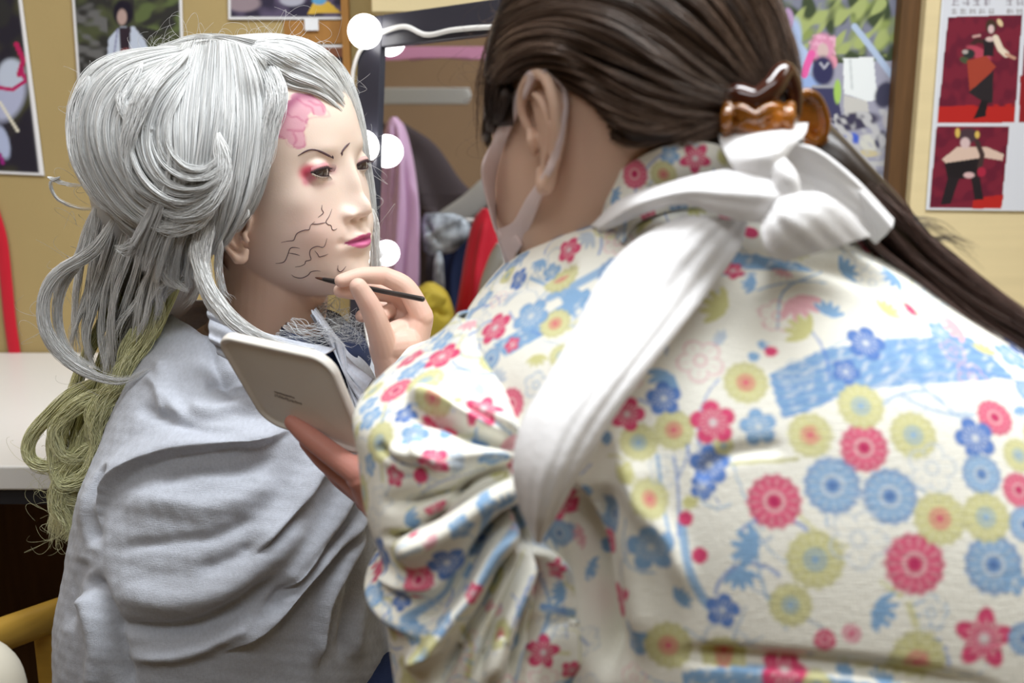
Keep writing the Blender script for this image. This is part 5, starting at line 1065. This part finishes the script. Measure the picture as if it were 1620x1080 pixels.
pb = [([(1216, 592), (1300, 553), (1420, 534), (1535, 533), (1605, 597), (1500, 606), (1400, 612), (1330, 628), (1280, 650), (1240, 662), (1230, 640)], 'band'), ([(1100, 405), (1160, 398), (1260, 415), (1290, 430), (1180, 425)], 'blue'), ([(780, 545), (860, 500), (930, 455), (940, 470), (860, 530), (800, 565)], 'blue'), ([(1080, 1062), (1180, 1050), (1300, 1068), (1400, 1085), (1400, 1110), (1080, 1110)], 'blue')]
C = pattern(V, F, fb, lb, pb, 5, 620, (.007, .0145))
rtree = bvh(V, F); me = raw_mesh('robe', V, F); setcol(me, C); finish(me, M['kimono']); robe = link('floral_robe', me, per2); md = robe.modifiers.new('thick', 'SOLIDIFY'); md.thickness = .0018; md.offset = -1
# left sleeve, gathered by the sash
rows = [(497, 722, 800, .62, .04), (530, 692, 880, .585, .11), (565, 645, 925, .557, .15), (600, 598, 945, .54, .17), (640, 563, 955, .528, .18), (700, 568, 955, .518, .18), (780, 578, 940, .508, .18), (850, 603, 930, .500, .18), (880, 596, 928, .497, .17), (903, 578, 928, .495, .17), (925, 606, 930, .492, .17), (970, 612, 938, .490, .17), (1040, 620, 952, .486, .17), (1120, 628, 975, .484, .17), (1190, 632, 985, .484, .17)]
V, F = loft(rows, 460, 560, 2.2, capends=False, front=.7)
fs_ = [([(838, 800), (800, 815), (760, 850), (722, 905)], 7, -.010, 'x'), ([(846, 860), (812, 925), (780, 1000), (752, 1080)], 8, -.012, 'x'), ([(852, 862), (842, 930), (822, 1010), (800, 1090)], 7, -.010, 'x'), ([(826, 745), (770, 770), (700, 812), (650, 830)], 8, -.012, 'x'), ([(826, 700), (790, 676), (740, 650), (680, 610)], 8, -.007, 'x'), ([(875, 850), (898, 920), (912, 1000), (925, 1090)], 8, -.010, 'x'), ([(835, 712), (790, 700), (745, 684), (700, 662), (640, 652)], 12, -.016, 'x'), ([(832, 690), (770, 668), (700, 640), (640, 625)], 18, .010, 'x'), ([(832, 730), (780, 742), (725, 768), (665, 785), (600, 800)], 12, -.014, 'x'), ([(830, 722), (760, 722), (680, 728), (600, 715)], 16, .010, 'x'),
       ([(836, 790), (780, 835), (740, 900), (690, 955), (630, 995)], 13, -.016, 'x'), ([(834, 765), (770, 795), (700, 850), (620, 880)], 24, .016, 'x'), ([(842, 850), (795, 905), (760, 970), (715, 1040), (680, 1100)], 11, -.016, 'x'), ([(840, 825), (785, 870), (745, 945), (690, 1020), (640, 1060)], 14, .013, 'x'),
       ([(855, 868), (862, 930), (850, 1000), (835, 1090)], 9, -.013, 'x'), ([(848, 865), (820, 930), (795, 1000), (770, 1090)], 14, .012, 'x'), ([(868, 860), (885, 930), (890, 1000), (900, 1090)], 13, .012, 'x'), ([(905, 775), (918, 860), (932, 960), (958, 1080)], 12, -.032, 'x'),
       ([(860, 700), (858, 760), (850, 830), (850, 880)], 26, -.024, 'x'), ([(836, 790), (838, 830), (846, 862)], 12, -.02, 'x'), ([(600, 850), (640, 842), (700, 800), (760, 745)], 7, -.010, 'x'), ([(812, 560), (830, 620), (838, 690)], 22, -.008, 'x'), ([(600, 905), (640, 925), (700, 930)], 10, .006, 'x'), ([(598, 700), (620, 720), (660, 735), (700, 738)], 7, -.006, 'x'), ([(650, 690), (690, 735), (760, 745)], 8, .005, 'x')]
V = folds(V, F, fs_); N = vnormals(V, F); V = V+N*(.002*hashn(V*28, 18))[:, None]
fs = [(626, 617, 30, 'pm'), (765, 645, 34, 'ps'), (684, 730, 28, 'pf'), (625, 752, 20, 'pf'), (662, 918, 28, 'pm'), (748, 938, 18, 'pf'), (690, 805, 20, 'pf'), (654, 845, 9, 'pd'), (885, 830, 15, 'pf'), (860, 1032, 28, 'ps'), (600, 700, 32, 'ym'), (672, 602, 34, 'ym'), (720, 592, 34, 'go'), (790, 570, 34, 'ym'), (655, 688, 26, 'bf'), (582, 640, 22, 'bf'), (640, 655, 20, 'nf'),
      (745, 700, 30, 'bw'), (770, 800, 18, 'bf'), (760, 850, 28, 'bm'), (585, 735, 20, 'bf'), (600, 790, 24, 'go'), (790, 760, 22, 'yw'), (815, 735, 14, 'pf'), (590, 885, 20, 'nf'), (700, 985, 26, 'bf'), (650, 1000, 22, 'bf'), (740, 1020, 26, 'lo'), (830, 960, 24, 'bf'), (895, 940, 26, 'bw'), (800, 1055, 22, 'go'), (905, 1060, 18, 'pf'), (700, 540, 24, 'bf'), (745, 560, 20, 'bo'),
      (690, 860, 22, 'lw'), (640, 820, 26, 'bw'), (720, 1060, 22, 'lo'), (925, 700, 24, 'pf'), (930, 760, 20, 'ym'), (640, 1055, 20, 'yf'), (880, 900, 18, 'ps')]
ls_ = [([(745, 870), (770, 820), (765, 780)], .004, BL_), ([(830, 820), (790, 870), (765, 920)], .004, BL_), ([(640, 980), (700, 940), (720, 900)], .0035, BL_), ([(610, 640), (600, 690), (605, 760)], .0012, YL), ([(850, 900), (870, 960), (850, 1020)], .0015, BL_), ([(730, 990), (745, 1020), (740, 1070)], .0020, YL), ([(860, 960), (920, 980), (940, 1050)], .003, BL_)]
C = pattern(V, F, fs, ls_, [], 9, 620, (.0075, .015))
me = raw_mesh('sleeve', V, F); setcol(me, C); finish(me, M['kimono']); sl = link('floral_sleeve', me, per2); md = sl.modifiers.new('thick', 'SOLIDIFY'); md.thickness = .0018; md.offset = -1
# right sleeve beyond, mostly hidden
V, F = tube([P(1300, 560, .80), P(1050, 620, .83), P(800, 640, .82), P(705, 640, .84)], [.075, .075, .07, .055], n=60, ns=70, flat=1.1); C = pattern(V, F, [], [], [], 12, 60)
me = raw_mesh('sleeve', V, F); setcol(me, C); finish(me, M['kimono']); link('floral_sleeve', me, per2)
# collar standing round the nape
def ribbon_pat(name, L_, R_, flowers, seed, nf, **kw):
    o = ribbon(name, L_, R_, M['kimono'], per2, **kw); V, F = mesh_np(o.data); setcol(o.data, pattern(V, F, flowers, [], [], seed, nf, (.005, .010))); return o
ribbon_pat('floral_collar', [(936, 356, .640), (954, 304, .622), (994, 261, .602), (1055, 230, .584), (1115, 225, .578), (1170, 240, .580)], [(x_, y_, (hit(rtree, x_, y_)[0][1]-.004 if hit(rtree, x_, y_)[0] is not None else .59)) for x_, y_ in [(985, 384), (1005, 356), (1045, 336), (1090, 328), (1140, 326), (1185, 335)]],
           [(1005, 275, 24, 'pm'), (1100, 250, 26, 'ps'), (1060, 245, 16, 'bf'), (1050, 275, 22, 'ym'), (970, 310, 22, 'bw')], 3, 24, nu=220, nv=80, bulge=.006)
ribbon_pat('floral_collar', [(800, 430, .70), (850, 396, .69), (900, 372, .68), (945, 352, .668)], [(800, 470, .655), (860, 430, .63), (910, 405, .61), (990, 370, .60)], [(890, 392, 22, 'pf'), (850, 415, 18, 'bf')], 4, 20, nu=180, nv=80, bulge=.010)
# lower robe over the lap
V, F = fuse([tube([(.30, .62, .62), (.31, .64, .50)], [.16, .17], n=14, ns=40), tube([(.29, .66, .50), (.24, .86, .53), (.23, .98, .50), (.23, .98, .16)], [.12, .09, .075, .08], n=30, ns=28), tube([(.34, .66, .50), (.38, .90, .53), (.39, .98, .50), (.39, .98, .16)], [.12, .09, .075, .08], n=30, ns=28)], .006, 4)
C = pattern(V, F, [], [], [], 14, 160, (.012, .022)); me = raw_mesh('r', V, F); setcol(me, C); finish(me, M['kimono']); link('floral_robe_skirt', me, per2)
st = thing('stool', 'low stool under the person in the floral robe', 'stool', (.31, .62, 0))
V, F = tube([(.31, .62, .300), (.31, .62, .305)], .012, n=3, ns=40); V[:, :2] = (V[:, :2]-[.31, .62])*12+[.31, .62]; me = clean(V.tolist(), F.tolist()); finish(me, M['cream_pad']); link('seat', me, st)
for a_ in range(4): x_, y_ = .31+.12*math.cos(a_*1.571+.78), .62+.12*math.sin(a_*1.571+.78); V, F = tube([(x_, y_, .01), (x_, y_, .285)], .012, n=4, ns=12); me = clean(V.tolist(), F.tolist()); finish(me, M['black_edge']); link('leg', me, st)

# ---------------------------------------------------------------- white sash and bow
sa = [(1078, 342, .560), (1000, 386, .553), (950, 442, .545), (900, 540, .525), (860, 610, .508), (826, 670, .496), (813, 740, .488), (824, 800, .490), (845, 846, .500)]
sb = [(1180, 352, .560), (1168, 392, .550), (1130, 448, .540), (1078, 515, .520), (1018, 592, .500), (962, 672, .487), (920, 742, .482), (884, 806, .487), (856, 850, .500)]
ribbon('white_sash', sa, sb, M['sash'], per2, nu=200, nv=60, bulge=(.010, .012, .012, .012, .012), ripple=.0005, seed=4, thick=.002)
ribbon('white_sash', [(936, 358, .618), (984, 316, .590), (1066, 288, .572), (1147, 270, .562), (1210, 264, .556), (1250, 272, .556)], [(950, 366, .606), (1025, 334, .564), (1085, 322, .554), (1140, 340, .544), (1205, 352, .538), (1252, 340, .542)], M['sash'], per2, nu=140, nv=40, bulge=(.010, .012, .012, .014, .006), ripple=.0007, seed=8, thick=.002)
def bow(name, L_, R_, **kw): return ribbon(name, L_, R_, M['sash'], per2, nu=110, nv=44, thick=.0022, **kw)
bow('sash_bow', [(1134, 203, .590), (1142, 232, .572), (1160, 262, .556), (1195, 288, .548)], [(1278, 197, .590), (1272, 214, .572), (1246, 240, .556), (1228, 276, .548)], bulge=(.004, .012, .014, .006), ripple=.0003, seed=2)
bow('sash_bow', [(1134, 205, .592), (1180, 226, .600), (1230, 236, .604), (1270, 232, .602)], [(1150, 262, .600), (1190, 285, .606), (1230, 290, .606), (1262, 282, .606)], bulge=.006, ripple=.0003, seed=12)
bow('sash_bow', [(1195, 284, .566), (1208, 252, .566), (1242, 228, .566), (1292, 238, .568), (1350, 285, .575), (1412, 348, .585)], [(1222, 312, .566), (1250, 312, .570), (1285, 314, .572), (1320, 332, .572), (1350, 355, .574), (1386, 384, .580)], bulge=(.002, -.004, -.006, -.002, .003), ripple=.0003, seed=3)
bow('sash_bow', [(1412, 348, .577), (1350, 282, .580), (1290, 236, .585), (1240, 228, .580)], [(1386, 384, .582), (1350, 350, .590), (1300, 320, .595), (1250, 300, .59)], bulge=.008, ripple=.0003, seed=7)
bow('sash_bow', [(1226, 304, .544), (1262, 306, .538), (1316, 316, .540), (1376, 374, .550)], [(1208, 340, .542), (1206, 372, .526), (1216, 402, .522), (1240, 412, .528)], bulge=(.006, .010, .008, .003), ripple=.0003, seed=5)
bow('sash_bow', [(1376, 374, .557), (1312, 312, .566), (1262, 304, .566)], [(1240, 412, .530), (1226, 398, .566), (1212, 350, .566)], bulge=-.004, ripple=.0003, seed=9)
V, F = fuse([tube(PV([(1226, 256, .552), (1243, 290, .541), (1240, 330, .548)]), [.006, .0085, .007], n=20, ns=24, flat=.8), tube(PV([(1205, 300, .552), (1235, 302, .548)]), [.010, .009], n=12, ns=24)], .0012, 3)
N = vnormals(V, F); V = V+N*(.0006*np.sin(V@np.array([400, 100, 260]))+.0005*hashn(V*120, 4))[:, None]; mk('sash_knot', V, F, M['sash'], per2)

# ---------------------------------------------------------------- brown hair
BR = (.058, .038, .031); BRL = (.15, .095, .068)
hb = Hair()
L = (HV-np.array([-.012, 0, .022]))*np.array([1.05, 1.07, 1.07])+np.array([-.012, 0, .022]); V = a2w(L)
kp = (L[:, 2] > .085)|((L[:, 0] < .055+.35*np.clip(L[:, 2], 0, .09))&(L[:, 2] > .034))|((L[:, 0] < -.052)&(L[:, 2] > -.012))|((L[:, 0] < -.078)&(L[:, 2] > -.034))|((L[:, 0] > .018)&(L[:, 0] < .062)&(L[:, 2] > .0)&(L[:, 1] > 0))
fm = kp[HF].all(1); hb.add(V, HF[fm], np.tile([.05, .032, .025], (len(V), 1))); htree = bvh(V, HF[fm])
Gd = [[(905, 172, .632), (935, 212, .640), (962, 240, .640), (1000, 252, .632), (1060, 238, .612), (1120, 215, .600), (1165, 195, .600)],
      [(862, 112, .628), (905, 138, .622), (950, 180, .618), (1000, 208, .608), (1060, 208, .598), (1120, 195, .592), (1170, 180, .592)],
      [(782, 132, .68), (820, 98, .645), (880, 92, .618), (950, 122, .602), (1020, 155, .592), (1095, 172, .586), (1170, 170, .588)],
      [(772, 100, .695), (812, 60, .650), (880, 48, .615), (960, 68, .598), (1040, 108, .586), (1110, 138, .582), (1178, 158, .586)],
      [(785, 40, .70), (830, 10, .655), (900, 0, .615), (980, 15, .596), (1060, 58, .584), (1130, 105, .582), (1190, 148, .588)],
      [(805, -15, .70), (860, -50, .66), (940, -60, .62), (1020, -40, .600), (1095, 10, .590), (1155, 75, .590), (1205, 140, .595)],
      [(850, -80, .71), (920, -120, .67), (1000, -120, .635), (1080, -85, .615), (1140, -25, .608), (1190, 50, .608), (1225, 135, .608)],
      [(920, -150, .73), (1000, -175, .70), (1080, -150, .665), (1145, -95, .645), (1190, -25, .635), (1225, 50, .628), (1245, 130, .622)],
      [(1000, -190, .76), (1090, -180, .73), (1160, -120, .70), (1205, -50, .675), (1235, 20, .655), (1255, 90, .640), (1260, 140, .632)]]
sheet(hb, Gd, 12000, .010, .00024, BR, BR, clump=.16, K=90, seed=71, wob=.0018, ends=.92, var=.25, lift=.003, tree=htree)
sheet(hb, Gd, 1300, .001, .00022, BRL, BRL, clump=.2, K=60, seed=72, wob=.003, ends=.85, var=.3, lift=.005, tree=htree, off=.012)
# temple and front edge
Gf = [[(815, -10, .70), (790, 50, .70), (776, 120, .70), (770, 180, .70), (768, 240, .70)], [(830, 0, .68), (812, 60, .675), (798, 110, .68), (785, 160, .69), (775, 210, .70)], [(850, 20, .665), (838, 70, .655), (822, 110, .66), (806, 150, .675), (790, 190, .69)]]
sheet(hb, Gf, 3200, .006, .00026, BR, BR, clump=.3, K=20, seed=73, wob=.002, ends=.7, var=.25, tree=htree)
for i, g_ in enumerate([[(806, 0, .70), (778, 60, .70), (764, 130, .70), (760, 200, .70), (764, 262, .70)], [(800, 30, .705), (768, 90, .705), (756, 160, .705), (762, 240, .705)], [(870, 165, .63), (885, 190, .632), (905, 215, .636), (925, 230, .64)], [(880, 150, .628), (905, 185, .632), (930, 240, .645), (940, 280, .655)]]): lock(hb, g_, [26, 14, 30, 24][i], .004, .0002, BRL if i < 2 else BR, k=24, seed=200+i, fray=1.0, wav=.15, ends=.5)
# tail
Gt = [[(1235, 190, .635), (1265, 215, .630), (1300, 250, .62), (1340, 290, .60), (1395, 350, .60), (1450, 420, .598), (1530, 480, .590), (1640, 555, .58), (1720, 620, .57)], [(1255, 180, .640), (1290, 210, .632), (1330, 245, .62), (1370, 275, .605), (1430, 325, .60), (1480, 385, .598), (1560, 460, .59), (1650, 530, .58), (1740, 600, .57)],
      [(1225, 200, .625), (1250, 230, .62), (1290, 270, .61), (1340, 330, .59), (1380, 400, .588), (1430, 450, .585), (1510, 510, .58), (1640, 585, .57), (1720, 650, .56)]]
V, F = tube(PV([(1215, 180, .65), (1260, 210, .645), (1320, 262, .615), (1400, 345, .612), (1450, 415, .608), (1540, 480, .598), (1660, 560, .585)]), [.02, .018, .015, .014, .012, .009, .006], n=40, ns=16); hb.add(V, F, np.tile([.03, .02, .015], (len(V), 1)))
sheet(hb, Gt, 2600, .024, .00028, BR, (.10, .055, .045), clump=.2, K=24, seed=81, wob=.004, ends=.75, var=.25)
for i, g_ in enumerate([[(1420, 350, .60), (1470, 355, .60), (1520, 385, .60), (1565, 425, .60)], [(1440, 390, .60), (1500, 380, .60), (1545, 400, .60)], [(1400, 345, .60), (1450, 360, .60), (1490, 350, .60)]]): lock(hb, g_, 14, .004, .0002, BR, k=20, seed=220+i, fray=1.4, wav=.2, ends=.5)
fly(hb, 40, [(800, -10, .70), (775, 80, .70), (765, 160, .70), (768, 230, .70)], BRL, 30, size=.012, R=.00014)
hb.build('brown_hair', M['brown_hair'], per2)

# ---------------------------------------------------------------- hair claw
cw = thing('hair_claw', 'glossy amber tortoiseshell hair claw gripping the brown hair above the bow', 'hair clip', tuple(P(1215, 175, .60)))
def amb(name, parts, par, vox=.0007):
    V, F = fuse(parts, vox, 3, .5); return mk(name, V, F, M['amber'], par)
amb('claw_jaw', [tube(PV([(1148, 186, .582), (1170, 174, .574), (1194, 186, .571), (1220, 172, .573), (1250, 184, .580)]), .0040, n=50, ns=14), tube(PV([(1144, 206, .586), (1172, 198, .574), (1200, 206, .572), (1226, 196, .575), (1252, 206, .584)]), .0036, n=50, ns=14)]
    +[tube(PV([(x, 168, .578), (x-3, 188, .572), (x-2, 214, .580), (x+3, 232, .595)]), [.0034, .0036, .0032, .0020], n=20, ns=14) for x in (1152, 1178, 1204, 1230, 1250)], cw)
amb('claw_jaw', [tube(PV([(1256, 178, .60), (1262, 158, .60), (1276, 148, .602), (1294, 160, .604), (1305, 190, .606), (1300, 216, .608), (1286, 224, .608), (1270, 212, .604), (1258, 192, .60)]), .0034, n=60, ns=14),
    tube(PV([(1262, 180, .604), (1282, 185, .606), (1298, 196, .608)]), [.007, .010, .006], n=16, ns=16, flat=.35, up=(0, 1, 0)), tube(PV([(1280, 210, .612), (1305, 232, .614), (1334, 244, .618), (1334, 258, .62), (1310, 258, .62)]), [.004, .0062, .006, .005, .004], n=26, ns=14)], cw)
V, F = tube(PV([(1140, 172, .590), (1160, 150, .584), (1195, 158, .578), (1222, 138, .578), (1240, 114, .584), (1254, 140, .588), (1256, 178, .59)]), [.0050, .0066, .0070, .0066, .006, .0055, .0045], n=50, ns=16); me = clean(V.tolist(), F.tolist()); finish(me, M['dark_amber']); link('claw_rim', me, cw)
V, F = tube(PV([(1240, 196, .592), (1254, 180, .588), (1262, 200, .596), (1270, 222, .60)]), .0011, n=30, ns=10); me = clean(V.tolist(), F.tolist()); finish(me, M['cord']); link('spring', me, cw)
bpy.context.view_layer.update()
